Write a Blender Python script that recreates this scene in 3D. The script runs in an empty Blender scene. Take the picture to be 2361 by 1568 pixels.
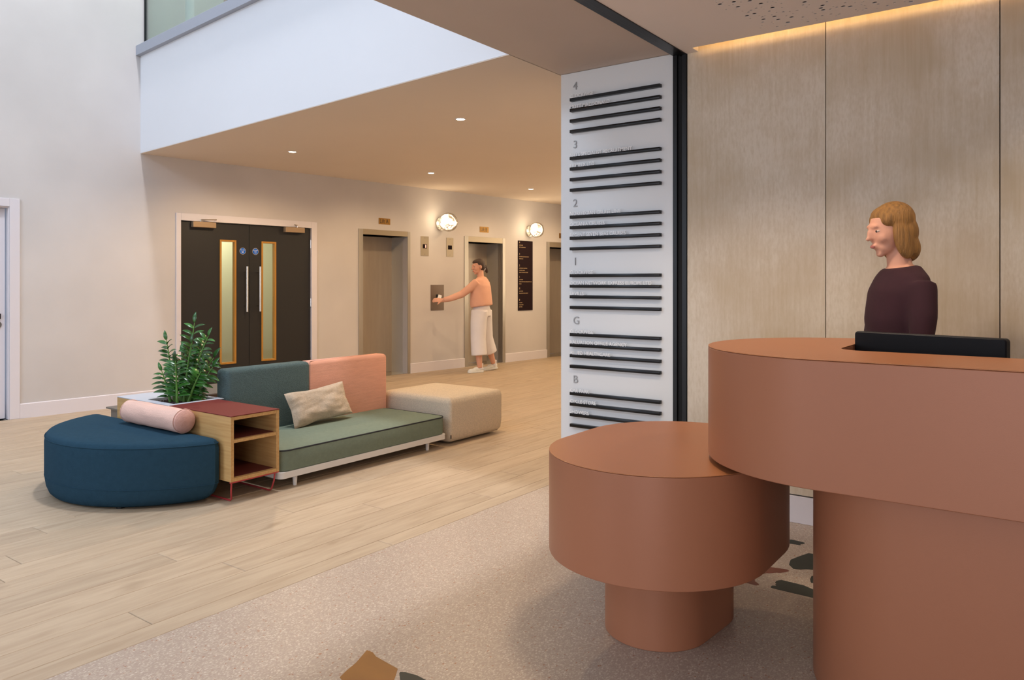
import bpy, bmesh, math, random
from mathutils import Vector, Matrix, noise
from mathutils.geometry import delaunay_2d_cdt
random.seed(7)
S = bpy.context.scene
COL = S.collection
R = math.radians
PI = math.pi

# ------------------------------------------------------------------ camera
cam_d = bpy.data.cameras.new('camera'); cam = bpy.data.objects.new('camera', cam_d); COL.objects.link(cam)
cam_d.sensor_width = 36; cam_d.lens = 1762 * 36 / 2361
cam_d.shift_y = -(784 - 651) / 2361
cam_d.clip_start = 0.05
cam.location = (0, 0, 1.35); cam.rotation_euler = (R(90), 0, R(36.32 - 90))
S.camera = cam
S.view_settings.view_transform = 'Standard'; S.view_settings.look = 'None'
S.view_settings.gamma = 1; S.view_settings.use_curve_mapping = False
S.view_settings.exposure = 0.0

def lin(c):
    c = c / 255
    return c / 12.92 if c <= .04045 else ((c + .055) / 1.055) ** 2.4
# albedo gain for some of the colours below
GAIN = {'b9a595': .70, 'c0ad9c': .70, 'cbbaa8': .70, 'd6c8b7': .74, 'e4d9ca': .68, 'b57f5c': .64,
        'c9b397': .80, 'b8a084': .80, '8f7658': .84, 'a6967e': 1.26, 'bbb0a0': 1.26, 'a2968d': 1.5,
        '808c7a': .82, '83352f': .62, '2a4454': .95, 'bd8c78': 1.4, '4d5d5d': 1.25, '2a292c': .36, 'bfaf98': 1.25, 'd0c7c1': 1.25, 'ccc6c2': .88}
def rgb(h):
    k = GAIN.get(h, 1)
    return (min(1, k * lin(int(h[0:2], 16))), min(1, k * lin(int(h[2:4], 16))), min(1, k * lin(int(h[4:6], 16))), 1)

# ------------------------------------------------------------------ light
w = bpy.data.worlds.new('world'); S.world = w; w.use_nodes = True
w.node_tree.nodes['Background'].inputs[0].default_value = (.62, .78, 1, 1)
w.node_tree.nodes['Background'].inputs[1].default_value = 1.15

def area(name, loc, tgt, sx, sy, power, color, spread=180):
    l = bpy.data.lights.new(name, 'AREA'); l.shape = 'RECTANGLE'; l.size = sx; l.size_y = sy
    l.energy = power; l.color = color; l.spread = R(spread)
    o = bpy.data.objects.new(name, l); COL.objects.link(o); o.location = loc
    o.rotation_euler = (Vector(tgt) - Vector(loc)).to_track_quat('-Z', 'Y').to_euler()
    return o
def spot(name, loc, tgt, power, color, size=120, blend=.6, rad=.04):
    l = bpy.data.lights.new(name, 'SPOT'); l.energy = power; l.color = color
    l.spot_size = R(size); l.spot_blend = blend; l.shadow_soft_size = rad
    o = bpy.data.objects.new(name, l); COL.objects.link(o); o.location = loc
    o.rotation_euler = (Vector(tgt) - Vector(loc)).to_track_quat('-Z', 'Y').to_euler()
    return o
WARM = (1, .70, .40); SOFTWARM = (1, .80, .60); DAY = (.66, .80, 1.0)
area('atrium_window_light', (-5.2, 5.2, 6.9), (4.0, 5.6, 2.2), 2.2, 1.8, 255, DAY)
area('atrium_roof_light', (3.3, 4.3, 8.9), (3.3, 4.3, 0), .5, .5, 360, (.95, .95, 1.0))
area('atrium_skylight', (-1.5, 5.6, 8.8), (-1.5, 5.6, 0), 6, 4, 10, (.80, .88, 1.0))
area('atrium_left_fill', (-5.9, 5.3, 1.9), (3, 4.9, 1.3), 4.0, 2.8, 130, (.74, .85, 1.0))  # unseen fill added to light pouffe and sofa from the side
area('upper_corridor_fill', (5.9, 6.0, 7.0), (5.9, 6.0, 4), 3, 1.2, 120, (.95, .95, .88))  # fill added behind the upper glass, which otherwise renders black
area('lobby_end_fill', (11.9, 5.4, 1.7), (4, 5.4, 1.9), 2.6, 1.8, 52, (1, .80, .56))  # unseen warm fill added to brighten lobby walls, ceiling and lift steel
area('reception_overhead_fill', (.6, -.9, 2.72), (.6, -.9, 0), 2.6, 2.2, 6, (1, .88, .78))  # unseen overhead fill added for reception ambience, no fitting behind it
area('reception_side_fill', (-2.9, -.6, 1.6), (3, .5, 1.4), 2.6, 3.8, 96, (.95, .93, 1.0))  # added fill from the camera side, not an actual shop window
for dx_, dy_ in ((-.07, -.07), (.07, -.07), (-.07, .07), (.07, .07)):
    spot('reception_downlight', (2.85 + dx_, 1.34 + dy_, 2.73), (2.85 + dx_, 1.34 + dy_, 0), 23, (1, .80, .60), 125, .5, .03)
spot('reception_downlight_rear', (3.5, -.2, 2.73), (3.5, -.2, 0), 40, (1, .80, .60), 120, .6, .05)

# ------------------------------------------------------------------ materials
def mat(name, col, rough=.6, metal=0, var=0, vs=4, stretch=(1, 1, 1), bump=0, bs=80, bstretch=None,
        col2=None, rand=0, coord='Object', sheen=0, spec=None, coat=0, detail=5, emis=None, estr=0):
    m = bpy.data.materials.new(name); m.use_nodes = True
    nt = m.node_tree; N = nt.nodes; L = nt.links; b = N['Principled BSDF']
    c = rgb(col) if isinstance(col, str) else col
    b.inputs['Base Color'].default_value = c
    b.inputs['Roughness'].default_value = rough; b.inputs['Metallic'].default_value = metal
    if sheen: b.inputs['Sheen Weight'].default_value = sheen
    if spec is not None: b.inputs['Specular IOR Level'].default_value = spec
    if coat: b.inputs['Coat Weight'].default_value = coat; b.inputs['Coat Roughness'].default_value = .15
    if emis: b.inputs['Emission Color'].default_value = emis; b.inputs['Emission Strength'].default_value = estr
    tc = N.new('ShaderNodeTexCoord')
    def nz(scale, st, det=detail, four=True):
        mp = N.new('ShaderNodeMapping'); mp.inputs['Scale'].default_value = st
        L.new(tc.outputs[coord], mp.inputs['Vector'])
        n = N.new('ShaderNodeTexNoise'); n.noise_dimensions = '4D'
        n.inputs['Scale'].default_value = scale; n.inputs['Detail'].default_value = det
        L.new(mp.outputs[0], n.inputs['Vector'])
        oi = N.new('ShaderNodeObjectInfo'); mu = N.new('ShaderNodeMath'); mu.operation = 'MULTIPLY'
        mu.inputs[1].default_value = 37; L.new(oi.outputs['Random'], mu.inputs[0]); L.new(mu.outputs[0], n.inputs['W'])
        return n
    if var:
        n = nz(vs, stretch)
        mr = N.new('ShaderNodeMapRange'); mr.inputs[1].default_value = .3; mr.inputs[2].default_value = .7
        L.new(n.outputs[0], mr.inputs[0])
        mx = N.new('ShaderNodeMix'); mx.data_type = 'RGBA'
        c2 = rgb(col2) if col2 else tuple(x * (1 - var) for x in c[:3]) + (1,)
        c1 = c if col2 else tuple(min(1, x * (1 + var)) for x in c[:3]) + (1,)
        mx.inputs[6].default_value = c1; mx.inputs[7].default_value = c2
        L.new(mr.outputs[0], mx.inputs[0])
        last = mx.outputs[2]
        if rand:
            oi = N.new('ShaderNodeObjectInfo')
            r2 = N.new('ShaderNodeMapRange'); r2.inputs[3].default_value = 1 - rand; r2.inputs[4].default_value = 1 + rand
            L.new(oi.outputs['Random'], r2.inputs[0])
            vm = N.new('ShaderNodeVectorMath'); vm.operation = 'SCALE'
            L.new(last, vm.inputs[0]); L.new(r2.outputs[0], vm.inputs['Scale']); last = vm.outputs[0]
        L.new(last, b.inputs['Base Color'])
    if bump:
        n = nz(bs, bstretch or stretch, 3)
        bp = N.new('ShaderNodeBump'); bp.inputs['Strength'].default_value = bump; bp.inputs['Distance'].default_value = .01
        L.new(n.outputs[0], bp.inputs['Height']); L.new(bp.outputs[0], b.inputs['Normal'])
    return m

def emit(name, col, strength):
    m = bpy.data.materials.new(name); m.use_nodes = True
    b = m.node_tree.nodes['Principled BSDF']
    b.inputs['Base Color'].default_value = (.8, .8, .8, 1)
    b.inputs['Emission Color'].default_value = col; b.inputs['Emission Strength'].default_value = strength
    return m

M = {}
M['plaster'] = mat('polished_plaster', 'ccc6c2', .75, var=.085, vs=1.0, bump=.12, bs=5, detail=8)
M['white'] = mat('white_paint', 'dcdde0', .8, var=.02, vs=.8)
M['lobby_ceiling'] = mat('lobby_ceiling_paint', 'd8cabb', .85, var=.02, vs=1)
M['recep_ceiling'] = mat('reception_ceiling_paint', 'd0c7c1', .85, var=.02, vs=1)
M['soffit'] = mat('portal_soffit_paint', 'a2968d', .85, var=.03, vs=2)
M['trimwhite'] = mat('satin_white_paint', 'd3cdd0', .45)
M['ledge'] = mat('grey_ledge_paint', '9fa3ad', .6)
M['black'] = mat('black_metal', '141416', .35, .3)
M['blackgroove'] = mat('black_rubber', '060607', .8)
M['dark'] = mat('dark_void', '0a0a0b', .9)
M['door'] = mat('dark_door_laminate', '2a292c', .55, var=.06, vs=3, stretch=(8, 8, .6))
M['amber'] = mat('amber_oak', 'a87528', .5, var=.12, vs=6, stretch=(8, 8, .6))
M['steel'] = mat('brushed_steel', 'a8a196', .36, .6, var=.06, vs=3, stretch=(6, 6, .8), bump=.05, bs=60, bstretch=(1, 1, 12))
M['steelpol'] = mat('polished_steel', 'e4dfd2', .35, .15, bump=.3, bs=1.6)
M['steeldoor'] = mat('lift_door_steel', 'a89d90', .42, .45, var=.05, vs=3, stretch=(6, 6, .8))
M['chrome'] = mat('satin_chrome', 'd8d2c8', .22, 1)
M['brass'] = mat('bronze_plate', '9a7338', .4, .7)
M['closer'] = mat('champagne_metal', 'a38b70', .4, .5)
M['plate'] = mat('steel_fascia', '9c8f7b', .4, .7)
M['plate2'] = mat('call_panel_steel', '77695e', .42, .7)
M['signwhite'] = mat('sign_face_white', 'd9d9d8', .38, spec=.5, coat=.3)
M['letterwhite'] = mat('white_lettering', 'eeeeee', .4)
M['lettergrey'] = mat('grey_lettering', '9b9b9b', .5)
M['letterblack'] = mat('black_lettering', '1a120a', .5)
M['lettergold'] = mat('pale_gold_lettering', 'c9a878', .5)
M['signdark'] = mat('directory_dark', '1d090c', .7, spec=.12)
M['copper'] = mat('terracotta_lacquer', 'a36a4c', .42, .12, var=.03, vs=1.5, bump=.03, bs=400)
M['copper2'] = mat('terracotta_lacquer_top', 'a86c43', .38, .12, var=.03, vs=1.5)
M['monitor'] = mat('black_plastic', '0d0e12', .5, spec=.2)
M['navy'] = mat('navy_wool', '2a4454', .95, var=.06, vs=40, bump=.5, bs=420, spec=.05)
M['teal'] = mat('teal_knit', '4d5d5d', .95, var=.08, vs=60, bump=.9, bs=190, stretch=(1, 1, 1), spec=.12)
M['pink'] = mat('salmon_wool', 'bd8c78', .95, var=.06, vs=30, stretch=(.3, 1, 3), bump=.3, bs=300, bstretch=(.2, 1, 2), spec=.12)
M['sage'] = mat('sage_wool', '808c7a', .95, var=.06, vs=50, bump=.4, bs=400, spec=.12)
M['piping'] = mat('black_piping', '1a1d22', .8)
M['cream'] = mat('cream_boucle', 'bfaf98', .95, var=.12, vs=90, bump=.8, bs=260, spec=.12)
M['linen'] = mat('natural_linen', 'c0ae98', .95, var=.10, vs=60, bump=.5, bs=200, spec=.12)
M['bolster'] = mat('blush_linen', 'dbb5a5', .92, var=.06, vs=24, stretch=(3, .4, 3), bump=.4, bs=150, spec=.12)
M['bolsterend'] = mat('blush_linen_end', 'cf9f90', .92, var=.06, vs=24, bump=.3, bs=150)
M['oak'] = mat('pale_oak', 'c9a26a', .5, var=.1, vs=5, stretch=(14, .7, 14), col2='b58a52')
M['red'] = mat('red_metal', '83352f', .7, spec=.2)
M['redwire'] = mat('red_wire', 'a8383a', .4)
M['redin'] = mat('dark_red_lining', '5a1f1c', .6)
M['traygrey'] = mat('blue_grey_metal', 'b4bac4', .45)
M['greymetal'] = mat('taupe_metal', '6c665f', .45, .2)
M['gravel'] = mat('dark_gravel', '3c302b', .9, var=.4, vs=60)
M['leaf'] = mat('glossy_leaf', '2f5f22', .22, var=.45, vs=9, spec=.6, rand=.35)
M['stem'] = mat('green_stem', '5d8a3a', .5, var=.15, vs=10)
M['sofawhite'] = mat('white_lacquer', 'd6d2cc', .4)
M['skin'] = mat('skin', 'd09a80', .6, var=.04, vs=8)
M['hairb'] = mat('blond_hair', '8d6430', .6, var=.35, vs=30, stretch=(3, 3, .3), bump=.6, bs=90, bstretch=(3, 3, .2))
M['haird'] = mat('brown_hair', '3c291d', .6, var=.3, vs=30, stretch=(3, 3, .3), bump=.6, bs=90, bstretch=(3, 3, .2))
M['maroon'] = mat('maroon_fabric', '32121c', .9, var=.08, vs=20)
M['charcoal'] = mat('charcoal_fabric', '222126', .9, var=.08, vs=20)
M['peach'] = mat('peach_cotton', 'd6a48e', .9, var=.05, vs=7, bump=.3, bs=12)
M['whitecotton'] = mat('white_cotton', 'd9d4d6', .9, var=.03, vs=7, bump=.3, bs=10)
M['sneaker'] = mat('white_leather', 'dcdcd6', .5)
M['eyew'] = mat('eye_white', 'b9a79c', .4); M['eyed'] = mat('eye_iris', '2b1c12', .15)
M['lip'] = mat('lip', 'b06a62', .5)
M['stone_a'] = mat('amber_stone', '85540f', .5, var=.12, vs=9)
M['stone_g'] = mat('dark_green_stone', '1f251e', .6, var=.2, vs=12)
M['stone_r'] = mat('red_stone', '6b3524', .6, var=.15, vs=12)
M['blue'] = mat('blue_sign', '0d5ab8', .6, spec=.2)
M['redled'] = emit('red_led', (1, .0, .02, 1), .55)
M['leddark'] = mat('display_dark', '160409', .7, spec=.1)
def bulb_mat():
    m = emit('lamp_glow', (1, .90, .74, 1), 5); nt = m.node_tree; N = nt.nodes; L = nt.links
    tc = N.new('ShaderNodeTexCoord'); n = N.new('ShaderNodeTexNoise'); n.inputs['Scale'].default_value = 11; n.inputs['Detail'].default_value = 2; n.inputs['Distortion'].default_value = 2.2
    L.new(tc.outputs['Object'], n.inputs['Vector']); r = N.new('ShaderNodeMapRange'); r.inputs[1].default_value = .42; r.inputs[2].default_value = .58
    r.inputs[3].default_value = .12; r.inputs[4].default_value = 3.8; L.new(n.outputs[0], r.inputs[0])
    L.new(r.outputs[0], N['Principled BSDF'].inputs['Emission Strength']); return m
M['bulb'] = bulb_mat()
M['down'] = emit('downlight_glow', (1, .84, .62, 1), 22)
M['cove'] = emit('cove_strip_glow', (1, .66, .28, 1), 20)
M['frost'] = mat('frosted_interior', '93a8a3', .7, var=.1, vs=.7)

def plank_mat():
    m = bpy.data.materials.new('oak_plank'); m.use_nodes = True
    nt = m.node_tree; N = nt.nodes; L = nt.links; b = N['Principled BSDF']
    tc = N.new('ShaderNodeTexCoord'); oi = N.new('ShaderNodeObjectInfo')
    mu = N.new('ShaderNodeMath'); mu.operation = 'MULTIPLY'; mu.inputs[1].default_value = 91
    L.new(oi.outputs['Random'], mu.inputs[0])
    def nz(scale, st, det, dist=0):
        mp = N.new('ShaderNodeMapping'); mp.inputs['Scale'].default_value = st
        L.new(tc.outputs['Object'], mp.inputs['Vector'])
        n = N.new('ShaderNodeTexNoise'); n.noise_dimensions = '4D'; n.inputs['Scale'].default_value = scale
        n.inputs['Detail'].default_value = det; n.inputs['Distortion'].default_value = dist
        L.new(mp.outputs[0], n.inputs['Vector']); L.new(mu.outputs[0], n.inputs['W']); return n
    g = nz(3, (1, 9, 1), 6, .6)      # grain
    f = nz(14, (.6, 12, 1), 4)       # fine grain
    k = nz(2.2, (1, 3.2, 1), 2, .3)  # knots and smoky patches
    mx = N.new('ShaderNodeMix'); mx.data_type = 'RGBA'
    mx.inputs[6].default_value = rgb('c9b397'); mx.inputs[7].default_value = rgb('b8a084')
    r1 = N.new('ShaderNodeMapRange'); r1.inputs[1].default_value = .38; r1.inputs[2].default_value = .68
    L.new(g.outputs[0], r1.inputs[0]); L.new(r1.outputs[0], mx.inputs[0])
    m2 = N.new('ShaderNodeMix'); m2.data_type = 'RGBA'; m2.inputs[7].default_value = rgb('8f7658')
    r2 = N.new('ShaderNodeMapRange'); r2.inputs[1].default_value = .64; r2.inputs[2].default_value = .80; r2.inputs[4].default_value = .8
    L.new(k.outputs[0], r2.inputs[0]); L.new(r2.outputs[0], m2.inputs[0]); L.new(mx.outputs[2], m2.inputs[6])
    m3 = N.new('ShaderNodeMix'); m3.data_type = 'RGBA'; m3.blend_type = 'MULTIPLY'; m3.inputs[0].default_value = .22
    L.new(m2.outputs[2], m3.inputs[6]); r3 = N.new('ShaderNodeMapRange'); r3.inputs[1].default_value = .3; r3.inputs[2].default_value = .7
    r3.inputs[3].default_value = 1; r3.inputs[4].default_value = .75
    L.new(f.outputs[0], r3.inputs[0]); L.new(r3.outputs[0], m3.inputs[7])
    r4 = N.new('ShaderNodeMapRange'); r4.inputs[3].default_value = .92; r4.inputs[4].default_value = 1.06
    L.new(oi.outputs['Random'], r4.inputs[0])
    vm = N.new('ShaderNodeVectorMath'); vm.operation = 'SCALE'; L.new(m3.outputs[2], vm.inputs[0]); L.new(r4.outputs[0], vm.inputs['Scale'])
    L.new(vm.outputs[0], b.inputs['Base Color']); b.inputs['Roughness'].default_value = .5
    bp = N.new('ShaderNodeBump'); bp.inputs['Strength'].default_value = .12; bp.inputs['Distance'].default_value = .003
    L.new(f.outputs[0], bp.inputs['Height']); L.new(bp.outputs[0], b.inputs['Normal'])
    return m
M['plank'] = plank_mat()

def terrazzo_mat():
    m = bpy.data.materials.new('terrazzo'); m.use_nodes = True
    nt = m.node_tree; N = nt.nodes; L = nt.links; b = N['Principled BSDF']
    tc = N.new('ShaderNodeTexCoord')
    def vor(scale, st, rnd=1):
        mp = N.new('ShaderNodeMapping'); mp.inputs['Scale'].default_value = st
        L.new(tc.outputs['Object'], mp.inputs['Vector'])
        v = N.new('ShaderNodeTexVoronoi'); v.inputs['Scale'].default_value = scale
        L.new(mp.outputs[0], v.inputs['Vector']); return v
    v1 = vor(150, (1, 1.4, 1)); v2 = vor(95, (1.3, 1, 1))
    sep = N.new('ShaderNodeSeparateColor'); L.new(v1.outputs['Color'], sep.inputs[0])
    ramp = N.new('ShaderNodeValToRGB'); cr = ramp.color_ramp; cr.interpolation = 'CONSTANT'
    cr.elements[0].position = 0; cr.elements[0].color = rgb('b9a595')
    cr.elements[1].position = .4; cr.elements[1].color = rgb('c0ad9c')
    e = cr.elements.new(.70); e.color = rgb('cbbaa8')
    e = cr.elements.new(.90); e.color = rgb('d6c8b7')
    e = cr.elements.new(.985); e.color = rgb('b57f5c')
    L.new(sep.outputs[0], ramp.inputs[0])
    sep2 = N.new('ShaderNodeSeparateColor'); L.new(v2.outputs['Color'], sep2.inputs[0])
    r2 = N.new('ShaderNodeMapRange'); r2.inputs[1].default_value = 0; r2.inputs[2].default_value = .16; r2.inputs[3].default_value = 1; r2.inputs[4].default_value = 0
    L.new(v2.outputs['Distance'], r2.inputs[0])
    th = N.new('ShaderNodeMath'); th.operation = 'GREATER_THAN'; th.inputs[1].default_value = .80; L.new(sep2.outputs[1], th.inputs[0])
    m4 = N.new('ShaderNodeMath'); m4.operation = 'MULTIPLY'; L.new(th.outputs[0], m4.inputs[0]); L.new(r2.outputs[0], m4.inputs[1])
    mx = N.new('ShaderNodeMix'); mx.data_type = 'RGBA'; mx.inputs[7].default_value = rgb('e4d9ca')
    L.new(m4.outputs[0], mx.inputs[0]); L.new(ramp.outputs[0], mx.inputs[6])
    L.new(mx.outputs[2], b.inputs['Base Color']); b.inputs['Roughness'].default_value = .42
    return m
M['terrazzo'] = terrazzo_mat()

def panel_mat():
    m = mat('textured_wall_panel', 'b3a48d', .8)
    nt = m.node_tree; N = nt.nodes; L = nt.links; b = N['Principled BSDF']; tc = N.new('ShaderNodeTexCoord')
    oi = N.new('ShaderNodeObjectInfo'); mu = N.new('ShaderNodeMath'); mu.operation = 'MULTIPLY'; mu.inputs[1].default_value = 31
    L.new(oi.outputs['Random'], mu.inputs[0])
    def nz(scale, st, det):
        mp = N.new('ShaderNodeMapping'); mp.inputs['Scale'].default_value = st
        L.new(tc.outputs['Object'], mp.inputs['Vector'])
        n = N.new('ShaderNodeTexNoise'); n.noise_dimensions = '4D'; n.inputs['Scale'].default_value = scale; n.inputs['Detail'].default_value = det
        L.new(mp.outputs[0], n.inputs['Vector']); L.new(mu.outputs[0], n.inputs['W']); return n
    a = nz(9, (1, 6, .35), 5); c = nz(90, (1, 1, .35), 4); d = nz(2.2, (1, 1, 1), 3)
    add = N.new('ShaderNodeMath'); add.operation = 'MULTIPLY'; L.new(c.outputs[0], add.inputs[0])
    r = N.new('ShaderNodeMapRange'); r.inputs[1].default_value = .35; r.inputs[2].default_value = .65; L.new(d.outputs[0], r.inputs[0]); L.new(r.outputs[0], add.inputs[1])
    ad = N.new('ShaderNodeMath'); ad.operation = 'ADD'; L.new(add.outputs[0], ad.inputs[0])
    m5 = N.new('ShaderNodeMath'); m5.operation = 'MULTIPLY'; m5.inputs[1].default_value = .6; L.new(a.outputs[0], m5.inputs[0]); L.new(m5.outputs[0], ad.inputs[1])
    rr_ = N.new('ShaderNodeMapRange'); rr_.inputs[1].default_value = .25; rr_.inputs[2].default_value = .85; L.new(ad.outputs[0], rr_.inputs[0])
    mx = N.new('ShaderNodeMix'); mx.data_type = 'RGBA'; mx.inputs[6].default_value = rgb('a6967e'); mx.inputs[7].default_value = rgb('bbb0a0')
    L.new(rr_.outputs[0], mx.inputs[0]); L.new(mx.outputs[2], b.inputs['Base Color'])
    bp = N.new('ShaderNodeBump'); bp.inputs['Strength'].default_value = .25; bp.inputs['Distance'].default_value = .004
    L.new(ad.outputs[0], bp.inputs['Height']); L.new(bp.outputs[0], b.inputs['Normal'])
    return m
M['panel'] = panel_mat()

def glass_mat(name, tint, mixf, rough=.05):
    m = bpy.data.materials.new(name); m.use_nodes = True; nt = m.node_tree; N = nt.nodes; L = nt.links
    out = N['Material Output']; N.remove(N['Principled BSDF'])
    t = N.new('ShaderNodeBsdfTransparent'); t.inputs[0].default_value = tint
    g = N.new('ShaderNodeBsdfGlossy'); g.inputs['Roughness'].default_value = rough
    lw_ = N.new('ShaderNodeLayerWeight'); lw_.inputs[0].default_value = mixf
    fr = N.new('ShaderNodeMapRange'); fr.inputs[3].default_value = .06; fr.inputs[4].default_value = .75; L.new(lw_.outputs['Facing'], fr.inputs[0])
    mx = N.new('ShaderNodeMixShader'); L.new(fr.outputs[0], mx.inputs[0]); L.new(t.outputs[0], mx.inputs[1]); L.new(g.outputs[0], mx.inputs[2])
    L.new(mx.outputs[0], out.inputs[0]); return m
M['glass'] = glass_mat('clear_glass', (.93, .97, .95, 1), .2)
M['meltglass'] = glass_mat('moulded_globe_glass', (.97, .93, .86, 1), .42, .03)
M['upglass'] = glass_mat('green_tinted_glass', (.78, .88, .84, 1), .25)

# ------------------------------------------------------------------ mesh helpers
class MB:
    def __init__(s): s.bm = bmesh.new()
    def box(s, x0, x1, y0, y1, z0, z1, m=None):
        vs = [s.bm.verts.new(Vector(p)) for p in [(x0, y0, z0), (x1, y0, z0), (x1, y1, z0), (x0, y1, z0), (x0, y0, z1), (x1, y0, z1), (x1, y1, z1), (x0, y1, z1)]]
        if m is not None:
            for v in vs: v.co = m @ v.co
        for f in [(0, 3, 2, 1), (4, 5, 6, 7), (0, 1, 5, 4), (1, 2, 6, 5), (2, 3, 7, 6), (3, 0, 4, 7)]:
            s.bm.faces.new([vs[i] for i in f])
        return s
    def rings(s, rs, cap=True, closed=True):
        V = [[s.bm.verts.new(Vector(p)) for p in r] for r in rs]
        n = len(V[0])
        for a, b in zip(V[:-1], V[1:]):
            for i in range(n if closed else n - 1):
                j = (i + 1) % n; s.bm.faces.new([a[i], a[j], b[j], b[i]])
        if cap:
            s.bm.faces.new(V[0][::-1]); s.bm.faces.new(V[-1])
        return s
    def prism(s, pts, z0, z1):
        return s.rings([[(p[0], p[1], z0) for p in pts], [(p[0], p[1], z1) for p in pts]])
    def tube(s, path, r, n=10, closed=False):
        P = [Vector(p) for p in path]; rr = r if isinstance(r, (list, tuple)) else [r] * len(P)
        out = []; up = None
        for i, p in enumerate(P):
            if closed: t = P[(i + 1) % len(P)] - P[i - 1]
            else: t = P[min(i + 1, len(P) - 1)] - P[max(i - 1, 0)]
            t.normalize()
            if up is None:
                a = Vector((0, 0, 1)) if abs(t.z) < .9 else Vector((1, 0, 0)); up = (a - t * a.dot(t)).normalized()
            else:
                up = (up - t * up.dot(t)).normalized()
            b = t.cross(up)
            out.append([p + (up * math.cos(2 * PI * k / n) + b * math.sin(2 * PI * k / n)) * rr[i] for k in range(n)])
        if closed:
            V = [[s.bm.verts.new(q) for q in r_] for r_ in out]; m_ = len(V)
            for i in range(m_):
                a, b = V[i], V[(i + 1) % m_]
                for k in range(n): s.bm.faces.new([a[k], a[(k + 1) % n], b[(k + 1) % n], b[k]])
            return s
        return s.rings(out)
    def cyl(s, a, b, r, r2=None, n=24): return s.tube([a, b], [r, r if r2 is None else r2], n)
    def ell(s, c, rad, rot=None, u=18, v=12):
        m = Matrix.Translation(Vector(c)) @ (rot.to_4x4() if rot else Matrix()) @ Matrix.Diagonal((*rad, 1))
        bmesh.ops.create_uvsphere(s.bm, u_segments=u, v_segments=v, radius=1, matrix=m); return s
    def loft(s, pts, prof):
        # outline pts (ccw), profile [(inset, z)], inset along the mitred normals
        n = len(pts); nr = []
        for i in range(n):
            a = Vector(pts[i - 1]); b = Vector(pts[i]); c = Vector(pts[(i + 1) % n])
            d1 = (b - a).normalized(); d2 = (c - b).normalized()
            m1 = Vector((-d1.y, d1.x)); m2 = Vector((-d2.y, d2.x)); mm = (m1 + m2).normalized()
            nr.append(mm / max(.35, mm.dot(m1)))
        cx = sum(p[0] for p in pts) / n; cy = sum(p[1] for p in pts) / n; out = []
        for q in prof:
            ins, z = q[0], q[1]; k = q[2] if len(q) > 2 else 1
            out.append([(cx + (pts[i][0] + nr[i].x * ins - cx) * k, cy + (pts[i][1] + nr[i].y * ins - cy) * k, z) for i in range(n)])
        return s.rings(out)

def rrect(x0, x1, y0, y1, r, n=8):
    out = []
    for cx, cy, a0 in ((x1 - r, y0 + r, -90), (x1 - r, y1 - r, 0), (x0 + r, y1 - r, 90), (x0 + r, y0 + r, 180)):
        for k in range(n + 1):
            a = R(a0 + 90 * k / n); out.append((cx + r * math.cos(a), cy + r * math.sin(a)))
    return out
def capsule(cx, cy, r, L, ang, n=32):
    d = Vector((math.cos(ang), math.sin(ang))); out = []
    for k in range(n + 1):
        a = ang - PI / 2 + PI * k / n; out.append((cx + d.x * L + r * math.cos(a), cy + d.y * L + r * math.sin(a)))
    for k in range(n + 1):
        a = ang + PI / 2 + PI * k / n; out.append((cx + r * math.cos(a), cy + r * math.sin(a)))
    return out

def obj(name, mb, material, parent=None, bevel=0, smooth=False, seg=2, loc=None, rot=None, kind=None):
    bm = mb.bm if isinstance(mb, MB) else mb
    bmesh.ops.recalc_face_normals(bm, faces=bm.faces)
    me = bpy.data.meshes.new(name); bm.to_mesh(me); bm.free()
    me.materials.append(M[material] if isinstance(material, str) else material)
    if smooth:
        me.polygons.foreach_set('use_smooth', [True] * len(me.polygons))
        try: me.set_sharp_from_angle(angle=R(40))
        except Exception: pass
    o = bpy.data.objects.new(name, me); COL.objects.link(o)
    if parent: o.parent = parent
    if loc: o.location = loc
    if rot: o.rotation_euler = rot
    if bevel:
        md = o.modifiers.new('bevel', 'BEVEL'); md.width = bevel; md.segments = seg; md.limit_method = 'ANGLE'; md.angle_limit = R(35)
        me.polygons.foreach_set('use_smooth', [True] * len(me.polygons))
        try: me.set_sharp_from_angle(angle=R(180))
        except Exception: pass
        md.harden_normals = True
    if kind: o['kind'] = kind
    return o
def tag(o, label, cat, group=None):
    o['label'] = label; o['category'] = cat
    if group: o['group'] = group
    return o
def thing(name, label, cat, loc=(0, 0, 0), rz=0, group=None):
    o = bpy.data.objects.new(name, None); COL.objects.link(o); o.location = loc; o.rotation_euler = (0, 0, rz)
    o.empty_display_size = .1
    return tag(o, label, cat, group)
def part(name, src, parent, loc, rot=(0, 0, 0), scale=None):
    o = bpy.data.objects.new(name, src.data); COL.objects.link(o); o.parent = parent; o.location = loc; o.rotation_euler = rot
    if scale: o.scale = scale
    return o
def text(name, body, size, material, parent, matrix, ext=.001, align='LEFT', sx=1.0, bold=0, spacing=1.0):
    c = bpy.data.curves.new(name, 'FONT'); c.body = body; c.size = size; c.extrude = ext; c.align_x = align
    c.resolution_u = 3; c.space_character = spacing; c.offset = bold; c.space_line = .95
    t = bpy.data.objects.new(name, c); COL.objects.link(t)
    dg = bpy.context.evaluated_depsgraph_get(); dg.update()
    me = bpy.data.meshes.new_from_object(t.evaluated_get(dg)); me.name = name
    bpy.data.objects.remove(t); bpy.data.curves.remove(c)
    me.transform(Matrix.Diagonal((sx, 1, 1, 1)))
    me.materials.clear(); me.materials.append(M[material])
    o = bpy.data.objects.new(name, me); COL.objects.link(o); o.parent = parent; o.matrix_local = matrix
    return o
def basis(o, x, y, z):
    m = Matrix.Identity(4)
    for i in range(3): m[i][0] = x[i]; m[i][1] = y[i]; m[i][2] = z[i]; m[i][3] = o[i]
    return m

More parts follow.
